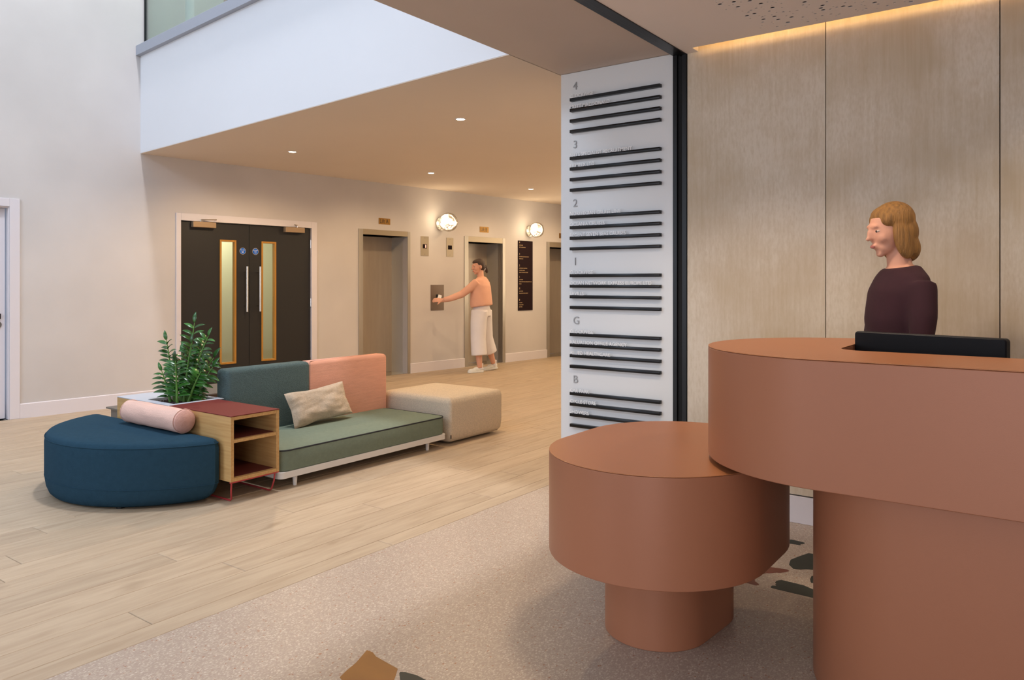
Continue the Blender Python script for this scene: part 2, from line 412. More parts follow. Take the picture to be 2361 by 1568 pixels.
# lift wall frame: origin W0, local x along the wall, local -y out of the wall
WA = R(-5.5955); W0 = Vector((3.212, 8.42, 0)); WD = Vector((math.cos(WA), math.sin(WA), 0)); WN = Vector((math.sin(WA), -math.cos(WA), 0))
def W(s, n=0, z=0): return W0 + WD * s + WN * n + Vector((0, 0, z))
WM = Matrix.Translation(W0) @ Matrix.Rotation(WA, 4, 'Z')
FM = lambda x, y, z: basis((x, y, z), (1, 0, 0), (0, 0, 1), (0, -1, 0))   # text facing local -y

def holed(mb, a0, a1, z0, z1, y0, y1, holes, m=None):
    xs = sorted({a0, a1, *[h[0] for h in holes], *[h[1] for h in holes]})
    for x0, x1 in zip(xs[:-1], xs[1:]):
        zs = [(z0, z1)]
        for h in holes:
            if h[0] <= x0 + 1e-6 and h[1] >= x1 - 1e-6:
                new = []
                for a, b in zs:
                    if h[2] > a: new.append((a, min(b, h[2])))
                    if h[3] < b: new.append((max(a, h[3]), b))
                zs = [(a, b) for a, b in new if b > a + 1e-6]
        for a, b in zs: mb.box(x0, x1, y0, y1, a, b, m)
    return mb

# ================================================================== SETTING
# floor: screed > planks, terrazzo slab > chips
fl = obj('floor', MB().box(-6.3, 13.2, -3.2, 9.6, -.12, -.016), mat('floor_screed', '5c4632', .9)); fl['kind'] = 'structure'
G = .0010
rows = [(2.817, 2.930)]
y = 2.930
while y < 8.95: rows.append((y, y + .1887)); y += .1887
joints = {1: 1.59, 2: 2.14, 4: 2.02, 7: 1.56, 10: 2.06}
PL = 2.2; cache = {}
def plank_mesh(L, wd):
    key = (round(L, 3), round(wd, 3))
    if key not in cache:
        mb = MB(); e = .0022
        mb.rings([[(0, 0, -.015), (L, 0, -.015), (L, wd, -.015), (0, wd, -.015)],
                  [(0, 0, -e), (L, 0, -e), (L, wd, -e), (0, wd, -e)],
                  [(e, e, 0), (L - e, e, 0), (L - e, wd - e, 0), (e, wd - e, 0)]])
        bmesh.ops.recalc_face_normals(mb.bm, faces=mb.bm.faces)
        me = bpy.data.meshes.new('plank'); mb.bm.to_mesh(me); mb.bm.free(); me.materials.append(M['plank'])
        cache[key] = me
    return cache[key]
for i, (ya, yb) in enumerate(rows):
    x = joints.get(i, (i * .77) % 1.9 + .6)
    while x > -6.2: x -= PL
    while x < 12.9:
        o = bpy.data.objects.new('plank', plank_mesh(PL - 2 * G, yb - ya - 2 * G)); COL.objects.link(o)
        o.parent = fl; o.location = (x + G, ya + G, 0)
        x += PL
tz = obj('terrazzo_slab', MB().box(-3.2, 4.6, -3.2, 2.815, -.015, 0), 'terrazzo', fl)
chips = [
 ('stone_a', [(1.755, 2.021), (1.80, 2.037), (1.854, 2.051), (1.944, 2.09), (1.945, 2.06), (1.93, 2.027), (1.914, 1.902), (1.87, 1.87), (1.76, 1.80), (1.70, 1.79), (1.715, 1.88), (1.737, 1.976)]),
 ('stone_g', [(1.896, 1.877), (1.903, 1.879), (1.913, 1.863), (1.921, 1.82), (1.917, 1.771), (1.897, 1.696), (1.838, 1.66), (1.80, 1.70), (1.827, 1.80)]),
 ('stone_g', [(4.06, 1.23), (4.085, 1.215), (4.099, 1.19), (4.095, 1.15), (4.09, 1.123), (4.075, 1.12), (4.060, 1.128), (4.055, 1.135), (4.038, 1.13), (4.031, 1.18), (4.04, 1.22)]),
 ('stone_g', [(3.728, 1.097), (3.798, 1.11), (3.87, 1.09), (3.943, 1.065), (3.95, 1.02), (3.92, .90), (3.84, .88), (3.75, .93), (3.716, 1.015), (3.694, 1.036), (3.686, 1.065)]),
 ('stone_g', [(3.399, 1.078), (3.410, 1.083), (3.426, 1.081), (3.436, 1.066), (3.447, 1.075), (3.457, 1.073), (3.468, 1.082), (3.495, 1.083), (3.516, 1.068), (3.512, .969), (3.492, .928), (3.478, .86), (3.42, .83), (3.396, .876), (3.396, .97), (3.396, 1.05)]),
 ('stone_r', [(3.60, 1.23), (3.630, 1.203), (3.642, 1.168), (3.66, 1.085), (3.646, 1.071), (3.62, 1.083), (3.598, 1.100), (3.590, 1.115), (3.564, 1.137), (3.556, 1.15), (3.53, 1.162), (3.52, 1.20), (3.55, 1.23)]),
 ('stone_r', [(3.39, 1.24), (3.43, 1.26), (3.47, 1.25), (3.459, 1.184), (3.446, 1.165), (3.43, 1.160), (3.420, 1.148), (3.408, 1.134), (3.395, 1.132), (3.385, 1.14), (3.388, 1.19)]),
 ('stone_g', [(3.601, .966), (3.642, .971), (3.662, .956), (3.64, .91), (3.60, .88), (3.566, .89), (3.563, .952)]),
 ('stone_r', [(.9, 1.5), (1.05, 1.56), (1.16, 1.46), (1.08, 1.34), (.95, 1.36)]),
 ('stone_a', [(1.1, .5), (1.3, .62), (1.36, .48), (1.2, .36)]),
 ('stone_g', [(4.02, .6), (4.14, .66), (4.2, .5), (4.08, .42)]),
 ('stone_a', [(3.9, .1), (4.05, .2), (4.1, .02), (3.98, -.06)]),
 ('stone_g', [(.2, 1.9), (.36, 1.98), (.42, 1.8), (.3, 1.7)]),
]
for mt, pts in chips:
    if Vector(pts[0]).length and sum(pts[i - 1][0] * pts[i][1] - pts[i][0] * pts[i - 1][1] for i in range(len(pts))) < 0: pts = pts[::-1]
    obj('terrazzo_chip', MB().prism(pts, -.012, .0006), mt, tz)

# lift wall (double height) with openings
openings = [(-1.07, -.08, 0, 2.10), (1.612, 3.348, 0, 2.063), (4.18, 4.99, 0, 2.023), (6.253, 7.062, 0, 2.0), (8.31, 9.12, 0, 1.985)]
o = obj('wall_back', holed(MB(), -9.6, 9.9, -.02, 9.1, 0, .55, openings, WM), 'plaster'); o['kind'] = 'structure'
for a, b in [(0.0, 1.555), (3.432, 4.106), (5.042, 6.166), (7.127, 8.233), (-9.5, -1.15), (9.2, 9.85)]:
    mb = MB(); mb.rings([[(a, -.016, 0), (b, -.016, 0), (b, 0, 0), (a, 0, 0)], [(a, -.016, .140), (b, -.016, .140), (b, 0, .140), (a, 0, .140)], [(a, -.010, .146), (b, -.010, .146), (b, 0, .146), (a, 0, .146)]])
    o = obj('baseboard_back', mb, 'trimwhite'); o.matrix_world = WM; o['kind'] = 'structure'
# rest of the shell
o = obj('wall_left', MB().box(-6.5, -6.2, 2.6, 9.6, -.02, 9.1), 'plaster'); o['kind'] = 'structure'
o = obj('wall_lobby_end', MB().box(12.6, 12.8, 2.8, 7.9, -.02, 3.0), 'plaster'); o['kind'] = 'structure'
o = obj('wall_portal_pier', MB().box(4.43, 12.7, 2.0, 2.835, -.02, 3.2), 'white'); o['kind'] = 'structure'
o = obj('wall_above_portal', MB().box(-6.3, 4.43, 2.06, 2.838, 3.2, 9.1), 'white'); o['kind'] = 'structure'
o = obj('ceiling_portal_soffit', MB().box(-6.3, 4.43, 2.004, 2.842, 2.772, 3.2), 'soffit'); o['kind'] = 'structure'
BA = Vector((4.372, 8.32)); BD = Vector((math.sin(WA), -math.cos(WA)))      # bulkhead line, perpendicular to the lift wall
def BL(t, n=0): return (BA.x + BD.x * t + math.cos(WA) * n, BA.y + BD.y * t + math.sin(WA) * n)
t_end = (8.32 - 2.842) / -BD.y
e0 = BL(t_end)
o = obj('ceiling_lobby', MB().prism([BL(0, .002), (e0[0] + .002, 2.838), (12.7, 2.838), (12.7, 7.56)], 2.772, 3.0), 'lobby_ceiling'); o['kind'] = 'structure'
o = obj('wall_bulkhead', MB().prism([BL(-.05), BL(t_end), BL(t_end, .16), BL(-.05, .16)], 2.778, 3.845), 'white'); o['kind'] = 'structure'
o = obj('trim_ledge', MB().prism([BL(-.05, -.05), BL(t_end, -.05), BL(t_end, .20), BL(-.05, .20)], 3.845, 3.952), 'ledge', bevel=.003); o['kind'] = 'structure'
# upper glazing
wn = bpy.data.objects.new('window_1', None); COL.objects.link(wn); wn['kind'] = 'structure'
ts = [.03, 1.88, 3.73, t_end - .02]
for i in range(3):
    obj('pane', MB().prism([BL(ts[i] + .008, .045), BL(ts[i + 1] - .008, .045), BL(ts[i + 1] - .008, .057), BL(ts[i] + .008, .057)], 3.95, 7.2), 'upglass', wn)
for i in range(3):
    obj('glazing_bar', MB().prism([BL(ts[i] - .006, .035), BL(ts[i] + .008, .035), BL(ts[i] + .008, .067), BL(ts[i] - .006, .067)], 3.95, 7.2), 'black', wn)
obj('glazing_rail', MB().prism([BL(-.04, -.02), BL(t_end, -.02), BL(t_end, .12), BL(-.04, .12)], 7.2, 7.35), 'ledge', wn)
o = obj('wall_upper_bulkhead', MB().prism([BL(-.05), BL(t_end), BL(t_end, .16), BL(-.05, .16)], 7.35, 9.1), 'white'); o['kind'] = 'structure'
o = obj('wall_upper_corridor', MB().prism([BL(-.05, 2.6), BL(t_end, 2.6), BL(t_end, 2.75), BL(-.05, 2.75)], 3.0, 7.35), 'frost'); o['kind'] = 'structure'
o = obj('ceiling_upper_corridor', MB().prism([BL(-.05, .16), BL(t_end, .16), BL(t_end, 2.75), BL(-.05, 2.75)], 7.2, 7.35), 'white'); o['kind'] = 'structure'
tag(obj('round_column', MB().cyl((*BL(.62, .27), 3.0), (*BL(.62, .27), 7.2), .045, n=32), 'white', smooth=True), 'pale round column behind the upper level glass', 'column')
kt = thing('noticeboard', 'purple and orange panel glimpsed behind upper level glass', 'panel', (0, 0, 0))
obj('board', MB().prism([BL(1.38, .27), BL(1.72, .27), BL(1.72, .31), BL(1.38, .31)], 4.36, 6.4), mat('board_purple', '6a6384', .8, var=.2, vs=6), kt)
obj('lower_strip', MB().prism([BL(1.38, .26), BL(1.72, .26), BL(1.72, .31), BL(1.38, .31)], 3.0, 4.36), mat('board_orange', 'b8784f', .8, var=.2, vs=6), kt)
# reception right wall: backing + panels
RX = 4.405
wr = obj('wall_right', MB().box(RX + .022, 4.62, -3.2, 1.999, -.02, 3.2), 'dark'); wr['kind'] = 'structure'
ys = [1.908, 1.099, .29, -.519, -1.328, -2.137, -2.946]
for i in range(len(ys) - 1):
    obj('panel', MB().box(0, .02, 0, ys[i] - ys[i + 1] - .004, .157, 3.1), 'panel', wr, loc=(RX, ys[i + 1] + .002, 0), bevel=.001, seg=1)
o = obj('baseboard_right', MB().box(RX - .008, RX + .022, -2.95, 1.908, 0, .150), 'trimwhite', bevel=.002); o['kind'] = 'structure'
# reception ceiling with real perforations
CE = 4.312; cz = 2.75
def ceiling_holes():
    rnd = random.Random(3); pts = []
    tries = 0
    while len(pts) < 520 and tries < 9000:
        tries += 1
        x = rnd.uniform(3.35, 4.262); yy = rnd.uniform(.05, 1.44)
        lim = 1.445 - .0 * x
        if x > 3.95 and yy > 1.44 - .5 * (x - 3.95) and yy > 1.40: continue
        r = rnd.choices([.0045, .007, .0115], [.5, .3, .2])[0]
        if all((x - a) ** 2 + (yy - b) ** 2 > (r + c + .010) ** 2 for a, b, c in pts): pts.append((x, yy, r))
    return pts
H = ceiling_holes()
bx = (2.6, CE, -1.15, 1.50)
verts = [(bx[0], bx[2]), (bx[1], bx[2]), (bx[1], bx[3]), (bx[0], bx[3])]; faces = [[0, 1, 2, 3]]
rings = []
for (x, yy, r) in H:
    b0 = len(verts); verts += [(x + r * math.cos(2 * PI * k / 10), yy + r * math.sin(2 * PI * k / 10)) for k in range(10)]
    faces.append(list(range(b0, b0 + 10)))
v2, e2, f2, ov, oe, of = delaunay_2d_cdt([Vector(v) for v in verts], [], faces, 1, 1e-6)
bm = bmesh.new(); bv = [bm.verts.new((v.x, v.y, cz)) for v in v2]
for f, org in zip(f2, of):
    if any(g > 0 for g in org): continue
    bm.faces.new([bv[i] for i in f])
for b in [bx_ for bx_ in [(-3.2, 2.6, -3.2, 1.91), (2.6, CE, 1.50, 1.91), (2.6, CE, -3.2, -1.15)]]:
    vs = [bm.verts.new((b[0], b[2], cz)), bm.verts.new((b[1], b[2], cz)), bm.verts.new((b[1], b[3], cz)), bm.verts.new((b[0], b[3], cz))]
    bm.faces.new(vs)
vs = [bm.verts.new(p) for p in [(CE, 1.835, cz), (RX + .02, 1.835, cz), (RX + .02, 1.91, cz), (CE, 1.91, cz)]]; bm.faces.new(vs)
bmesh.ops.remove_doubles(bm, verts=bm.verts, dist=1e-5)
bmesh.ops.recalc_face_normals(bm, faces=bm.faces)
r_ = bmesh.ops.extrude_face_region(bm, geom=bm.faces[:])
for v in [g for g in r_['geom'] if isinstance(g, bmesh.types.BMVert)]: v.co.z += .003
ce = obj('ceiling_reception', bm, 'recep_ceiling'); ce['kind'] = 'structure'
# void above: dark lid, cove box with the light strip
obj('void_lining', MB().box(-3.2, 4.270, -3.2, 1.91, 2.80, 2.84), 'dark', ce)
cv = MB().box(4.272, RX + .02, -3.0, 1.835, 2.98, 3.0); cv.box(4.268, 4.274, -3.0, 1.835, 2.7535, 3.0); cv.box(4.268, RX + .02, 1.835, 1.85, 2.7535, 3.0)
obj('cove_lining', cv, 'recep_ceiling', ce)
obj('cove_light_strip', MB().box(4.278, 4.286, -2.9, 1.80, 2.7535, 2.764), 'cove', ce)
# black portal frame
fr = MB()
fr.box(4.40, 4.434, 1.972, 2.0, 0, 2.752); fr.box(4.40, 4.434, 1.909, 1.940, 0, 2.752)
fr.box(-3.2, 4.434, 1.962, 2.003, 2.752, 2.80); fr.box(-3.2, 4.434, 1.909, 1.957, 2.745, 2.80)
o = obj('trim_portal_frame', fr, 'black', bevel=.002); o['kind'] = 'structure'
o = obj('trim_portal_groove', MB().box(4.418, 4.43, 1.930, 1.980, 0, 2.76).box(-3.2, 4.43, 1.95, 1.97, 2.765, 2.82), 'blackgroove'); o['kind'] = 'structure'
o = obj('wall_behind', MB().box(-3.2, 4.6, -3.4, -3.2, -.02, 3.2), 'plaster'); o['kind'] = 'structure'

# ================================================================== DOORS
d1 = bpy.data.objects.new('door_1', None); COL.objects.link(d1); d1.matrix_world = WM; d1['kind'] = 'structure'
fm = MB().box(1.555, 1.612, -.014, .10, 0, 2.146).box(3.348, 3.432, -.014, .10, 0, 2.146).box(1.612, 3.348, -.014, .10, 2.063, 2.146)
obj('door_frame', fm, 'trimwhite', d1, bevel=.003)
def leaf(x0, x1, vx0, vx1, hx, mirror, cl0, cl1):
    mb = MB(); z0, z1 = .364, 1.862
    holed(mb, x0, x1, .008, 2.056, .018, .062, [(vx0 + .012, vx1 - .012, z0 + .012, z1 - .012)])
    lf = obj('door_leaf', mb, 'door', d1)
    v = MB(); t = .022
    v.box(vx0, vx0 + t, .008, .064, z0, z1).box(vx1 - t, vx1, .008, .064, z0, z1)
    v.box(vx0 + t, vx1 - t, .008, .064, z0, z0 + t).box(vx0 + t, vx1 - t, .008, .064, z1 - t, z1)
    obj('vision_frame', v, 'amber', lf, bevel=.002)
    obj('vision_pane', MB().box(vx0 + t, vx1 - t, .040, .046, z0 + t, z1 - t), 'glass', lf)
    h = MB().cyl((hx, -.052, .99), (hx, -.052, 1.545), .0125, n=14)
    h.cyl((hx, -.052, 1.06), (hx, .018, 1.06), .008, n=10).cyl((hx, -.052, 1.475), (hx, .018, 1.475), .008, n=10)
    obj('pull_handle', h, 'chrome', lf, smooth=True)
    sx = hx - .022 if not mirror else hx - .026
    obj('sign_disc_rim', MB().cyl((sx, .018, 1.733), (sx, .0155, 1.733), .042, n=28), 'chrome', lf)
    obj('sign_disc', MB().cyl((sx, .0155, 1.733), (sx, .0145, 1.733), .037, n=28), 'blue', lf)
    text('sign_disc_lettering', 'Fire door\nkeep\nshut', .0165, 'letterwhite', lf, FM(sx, .0138, 1.742), .0003, 'CENTER', 1.0)
    obj('closer_box', MB().box(cl0, cl1, -.040, .018, 1.992, 2.058), 'closer', lf, bevel=.004)
    m_ = (cl0 + cl1) / 2 + (-.04 if not mirror else .04)
    e_ = cl1 + .01 if not mirror else cl0 + .12
    a_ = MB().tube([(m_, -.02, 2.058), (m_, -.02, 2.085)], .010, 10)
    a_.tube([(m_, -.02, 2.082), (m_ + (.16 if not mirror else -.08), -.085, 2.088), (e_ + (0 if not mirror else .06), -.012, 2.094)], .007, 8)
    obj('closer_arm', a_, 'chrome', lf)
    for zz in (1.80, 1.03, .25):
        xx = x0 - .004 if not mirror else x1 + .004
        obj('hinge', MB().cyl((xx, .012, zz), (xx, .012, zz + .11), .008, n=10), 'chrome', lf)
    return lf
leaf(1.616, 2.470, 2.091, 2.301, 2.409, False, 1.742, 2.020)
leaf(2.476, 3.344, 2.637, 2.842, 2.583, True, 2.947, 3.227)
# corridor glimpsed through the vision panels
o = obj('wall_corridor', MB().box(.9, 4.0, 1.5, 1.6, -.02, 2.6, WM), mat('corridor_paint', 'c8c3a6', .8, emis=None)); o['kind'] = 'structure'
o = obj('ceiling_corridor', MB().box(.9, 4.0, .551, 1.6, 2.6, 2.7, WM).box(.8, .9, .551, 1.6, 0, 2.7, WM).box(4.0, 4.1, .551, 1.6, 0, 2.7, WM), mat('corridor_paint2', 'c8c3a6', .8)); o['kind'] = 'structure'
area('corridor_light', W(2.4, -1.0, 2.55), W(2.4, -1.0, 0), 1.2, .5, 48, (1, .96, .80))
# white door at the far left
d2 = bpy.data.objects.new('door_2', None); COL.objects.link(d2); d2.matrix_world = WM; d2['kind'] = 'structure'
fm = MB().box(-.08, 0, -.016, 0.0, 0, 2.175).box(-1.15, -1.07, -.016, 0, 0, 2.175).box(-1.07, -.08, -.016, 0, 2.10, 2.175)
fm.box(-.08, -.060, 0, .2, 0, 2.12)
obj('door_frame', MB().box(-.088, 0, -.016, .0, 0, 2.175).box(-1.15, -1.062, -.016, 0, 0, 2.175).box(-1.062, -.088, -.016, 0, 2.095, 2.175)
    .box(-.098, -.08, 0, .16, 0, 2.10).box(-1.07, -1.052, 0, .16, 0, 2.10).box(-1.052, -.098, 0, .16, 2.082, 2.10), 'trimwhite', d2, bevel=.003)
l2 = obj('door_leaf', MB().box(-1.048, -.112, .05, .095, .010, 2.078), 'trimwhite', d2, bevel=.002)
obj('keypad_lock', MB().box(-.205, -.150, .028, .05, .99, 1.045), 'black', l2, bevel=.006)
obj('lock_disc', MB().cyl((-.175, .05, .935), (-.175, .040, .935), .034, n=28), 'greymetal', l2)

# ================================================================== LIFTS
def lift(s0, i0, i1, s1, top, topo, label, plate, visible_text):
    t = thing('lift', label, 'lift'); t.matrix_world = WM
    f = MB().box(s0, i0, -.012, .10, 0, topo).box(i1, s1, -.012, .10, 0, topo)
    obj('frame', f, 'steel', t, bevel=.002)
    obj('header', MB().box(i0, i1, -.010, .10, top, topo), 'plate', t, bevel=.002)
    j = MB().box(i0 - .004, i0, .10, .37, 0, top).box(i1, i1 + .004, .10, .37, 0, top)
    obj('side_lining', j, 'steelpol', t)
    obj('head_lining', MB().box(i0, i1, .10, .37, top, top + .006), 'steeldoor', t)
    m_ = (i0 + i1) / 2
    obj('lift_door', MB().box(i0, m_ - .002, .355, .38, .008, top), 'steeldoor', t)
    obj('lift_door', MB().box(m_ + .002, i1, .36, .385, .008, top), 'steeldoor', t)
    obj('sill', MB().box(i0, i1, -.01, .40, 0.0005, .006), 'chrome', t)
    p0, p1, q0, q1 = plate
    p = thing('name_plate', visible_text[1], 'sign'); p.matrix_world = WM
    obj('plate', MB().box(p0, p1, -.006, 0, q0, q1), 'brass', p, bevel=.001)
    text('lettering', visible_text[0], .088, 'letterblack', p, FM(p0 + .016, -.0065, q0 + .016), .0004, 'LEFT', .80)
lift(4.106, 4.18, 4.99, 5.042, 2.023, 2.098, 'steel lift entrance nearest the dark double doors', (4.461, 4.668, 2.181, 2.268), ('Lift A', 'bronze plate reading Lift A above the first lift'))
lift(6.166, 6.253, 7.062, 7.127, 2.000, 2.088, 'steel lift entrance behind the woman in white culottes', (6.521, 6.727, 2.166, 2.258), ('Lift B', 'bronze plate reading Lift B above the second lift'))
lift(8.233, 8.31, 9.12, 9.20, 1.985, 2.078, 'steel lift entrance partly hidden behind the white sign pier', (8.595, 8.800, 2.158, 2.248), ('Lift C', 'bronze plate cut off by sign pier above third lift'))

def indicator(s0, s1, lit, label):
    t = thing('lift_indicator', label, 'display', group='floor indicators between the lifts'); t.matrix_world = WM
    obj('plate', MB().box(s0, s1, -.005, 0, 1.749, 2.045), 'plate', t, bevel=.001)
    m_ = (s0 + s1) / 2; h = .041
    d = obj('display', MB().box(m_ - h, m_ + h, -.007, -.004, 1.862, 1.925), 'leddark', t)
    if lit: obj('lit_digit', MB().box(m_ + .004, m_ + .026, -.008, -.007, 1.870, 1.917), 'redled', d)
    for z in (1.775, 2.02): obj('screw', MB().cyl((m_, -.005, z), (m_, -.0065, z), .005, n=10), 'greymetal', t)
indicator(5.254, 5.412, True, 'steel floor indicator plate with lit red digit beside Lift A')
indicator(5.779, 5.928, False, 'steel floor indicator plate with dark display beside Lift B')
t = thing('call_panel', 'steel call panel being touched by the woman at the lifts', 'panel'); t.matrix_world = WM
obj('plate', MB().box(5.454, 5.724, -.006, 0, .920, 1.313), 'plate2', t, bevel=.001)
obj('reader', MB().box(5.565, 5.625, -.016, -.005, 1.09, 1.165), 'black', t, bevel=.004)

t = thing('directory_board', 'tall dark narrow directory board under right globe lamp', 'sign'); t.matrix_world = WM
obj('board', MB().box(7.458, 7.838, -.012, 0, .863, 2.068), 'signdark', t, bevel=.001)
DIR = [('4', ['CLOCKWISE', 'MOTT MACDONALD']), ('3', ['HAYS SPECIALIST RECRUITMENT', 'PRIMEEX LTD']),
       ('2', ['NORWEGIAN CRUISE LINE', 'OCEANIA CRUISES', 'REGENT SEVEN SEAS CRUISES']),
       ('1', ['CLOCKWISE', 'OCEAN NETWORK EXPRESS EUROPE LTD', 'SAVILLS']),
       ('G', ['CLOCKWISE', 'VALUATION OFFICE AGENCY', 'ALLIED HEALTHCARE'][:2]), ('B', ['CAR PARK', 'CYCLE STORE', 'SHOWERS'])]
for i, (n, ls) in enumerate(DIR):
    zt = 2.052 - i * .198
    text('numeral', n, .046, 'lettergold', t, FM(7.478, -.0125, zt - .030), .0005, sx=.8)
    for k, l in enumerate(ls): text('lettering', l, .0215, 'lettergold', t, FM(7.478, -.0125, zt - .070 - k * .036), .0005, sx=.82)

# ================================================================== WALL LAMPS, DOWNLIGHTS
def wall_lamp(s, z, r, label, seed):
    t = thing('wall_lamp', label, 'lamp', W(s, 0, z), WA, 'moulded globe wall lamps between the lifts')
    obj('back_plate', MB().cyl((-.01, 0, -.02), (-.01, -.03, -.02), r * .72, n=32), 'chrome', t, smooth=True, bevel=.004)
    m = MB(); m.ell((0, -.03 - r, 0), (r, r * .95, r), u=40, v=28)
    for v in m.bm.verts:
        p = v.co + Vector((seed, 0, 0)); k = noise.noise(p * 7) * .05 + noise.noise(p * 18) * .02
        v.co = v.co + (v.co - Vector((0, -.03 - r, 0))) * k
    obj('globe', m, 'meltglass', t, smooth=True)
    m = MB(); m.ell((-.012, -.03 - r, 0), (r * .84, r * .80, r * .84), u=32, v=22)
    for v in m.bm.verts:
        p = v.co * 18 + Vector((seed * 3, 1, 0)); v.co = v.co + (v.co - Vector((0, -.03 - r, 0))) * noise.noise(p) * .10
    obj('bulb', m, 'bulb', t, smooth=True)
    m = MB(); m.ell((.01, -.03 - r, .0), (r * .93, r * .9, r * .93), u=30, v=20)
    for v in m.bm.verts:
        p = v.co * 16 + Vector((seed * 5, 2, 0)); v.co = v.co + (v.co - Vector((0, -.03 - r, 0))) * noise.noise(p) * .06
    obj('inner_glass', m, 'meltglass', t, smooth=True)
    l = bpy.data.lights.new('globe_glow', 'POINT'); l.energy = 4; l.color = (1, .78, .5); l.shadow_soft_size = .05
    lo = bpy.data.objects.new('globe_glow', l); COL.objects.link(lo); lo.location = W(s - .16, .24, z + .03)
wall_lamp(5.66, 2.27, .145, 'glowing moulded glass globe lamp above the call panel', 1.3)
wall_lamp(7.76, 2.26, .135, 'glowing moulded glass globe lamp above the dark directory', 4.1)
dl = [(5.282, 6.849, 'small round recessed downlight nearest the double doors'), (5.096, 4.302, 'largest nearest recessed downlight in lobby ceiling'),
      (7.377, 6.727, 'small round downlight above the left globe lamp'), (9.547, 6.661, 'small round downlight above the right globe lamp'),
      ]
for x, y_, lab in dl:
    t = thing('downlight', lab, 'light', (x, y_, 2.772), 0, 'recessed downlights in the lobby ceiling')
    rg = MB(); n = 28
    rg.rings([[(r * math.cos(2 * PI * k / n), r * math.sin(2 * PI * k / n), z) for k in range(n)] for r, z in ((.050, 0), (.049, -.004), (.040, -.005), (.037, -.001))], cap=False)
    obj('bezel', rg, 'trimwhite', t, smooth=True)
    obj('lens', MB().cyl((0, 0, -.003), (0, 0, -.0005), .037, n=28), 'down', t)
    spot('downlight_beam', (x, y_, 2.755), (x, y_, 0), 112 if x < 6 else 60, WARM, 165, .5, .035)
for x, y_ in [(7.3, 4.3), (9.5, 4.3), (11.5, 6.4)]:
    spot('downlight_beam', (x, y_, 2.755), (x, y_, 0), 112 if x < 6 else 60, WARM, 165, .5, .035)

# ================================================================== WHITE DIRECTORY SIGN ON THE PIER
SX = 4.42
t = thing('wall_directory', 'tall white directory panel with black rails on the pier', 'sign')
obj('panel', MB().box(SX, SX + .010, 2.002, 2.832, .004, 2.770), 'signwhite', t, bevel=.001)
zs = [2.593, 2.197, 1.801, 1.406, 1.008, .610]
bar = None
DIRW = [DIR[0], DIR[1], DIR[2], DIR[3], ('G', ['CLOCKWISE', 'VALUATION OFFICE AGENCY', 'ALLIED HEALTHCARE']), DIR[5]]
SM = lambda x, y, z: basis((x, y, z), (0, -1, 0), (0, 0, 1), (-1, 0, 0))
for z0, (n, ls) in zip(zs, DIRW):
    text('numeral', n, .074, 'lettergrey', t, SM(SX - .003, 2.733, z0 + .060), .003, sx=.95)
    for k in range(4):
        z = z0 - .0715 * k
        if bar is None:
            bar = obj('rail', MB().box(-.030, 0, -.6625, 0, -.021, 0), 'black', t, bevel=.0012, seg=1, loc=(SX, 2.745, z))
        else:
            b_ = part('rail', bar, t, (SX, 2.745, z)); md = b_.modifiers.new('bevel', 'BEVEL'); md.width = .0012; md.segments = 1
        if k < len(ls):
            text('lettering', ls[k], .0345, 'letterwhite', t, SM(SX - .027, 2.743, z - .0005), .0016, sx=.93, bold=.0003)

# ================================================================== RECEPTION DESK AND LOW COUNTER
def band(name, pts, z0, z1, material, parent, bev=.003):
    return obj(name, MB().prism(pts, z0, z1), material, parent, bevel=bev, seg=2)
k = thing('low_counter', 'lower round-ended terracotta counter tucked under the tall desk', 'counter', (2.85, 1.31, 0))
def sh(pts, o): return [(p[0] - o[0], p[1] - o[1]) for p in pts]
o2 = (2.85, 1.31)
band('pedestal', sh(capsule(2.742, 1.313, .201, .21, R(-4.5)), o2), 0, .318, 'copper', k)
band('drum', sh(capsule(2.722, 1.303, .418, .242, R(.5)), o2), .316, .697, 'copper', k)
band('counter_top', sh(capsule(2.722, 1.303, .418, .242, R(.5)), o2), .6975, .7005, 'copper2', k, .0012)
d = thing('reception_desk', 'tall terracotta reception desk with rounded end', 'desk', (2.9, 0, 0))
o3 = (2.9, 0)
band('pedestal', sh(capsule(2.885, .365, .385, .95, R(-90)), o3), 0, .722, 'copper', d)
cc = (2.914, .624); r = .509; LB = 1.45
out = []
NX, NY, rr_ = 2.80, .665, .06
# outline: front strip around the left end, open recess at the staff side
xb = cc[0] + r
yn = NY
pts = [(cc[0] - r, cc[1] - LB), (NX, cc[1] - LB)]
for kk in range(9):
    a = R(180 - 90 * kk / 8); pts.append((NX + .09 + .09 * math.cos(a), NY - .09 + .09 * math.sin(a)))
ang0 = math.asin((NY - cc[1]) / r)
pts.append((cc[0] + r * math.cos(ang0), NY))
for kk in range(1, 65):
    a = ang0 + (PI - ang0) * kk / 64; pts.append((cc[0] + r * math.cos(a), cc[1] + r * math.sin(a)))
pts = sh(pts, o3)
band('fascia', pts, .720, 1.1135, 'copper', d)
band('desk_top', pts, 1.114, 1.117, 'copper2', d, .0012)
ws = sh([(NX - .01, cc[1] - LB + .01), (cc[0] + r - .01, cc[1] - LB + .01), (cc[0] + r - .01, NY - .02), (NX - .01, NY + .001)], o3)
band('work_surface', ws, .722, .745, 'oak', d, .002)

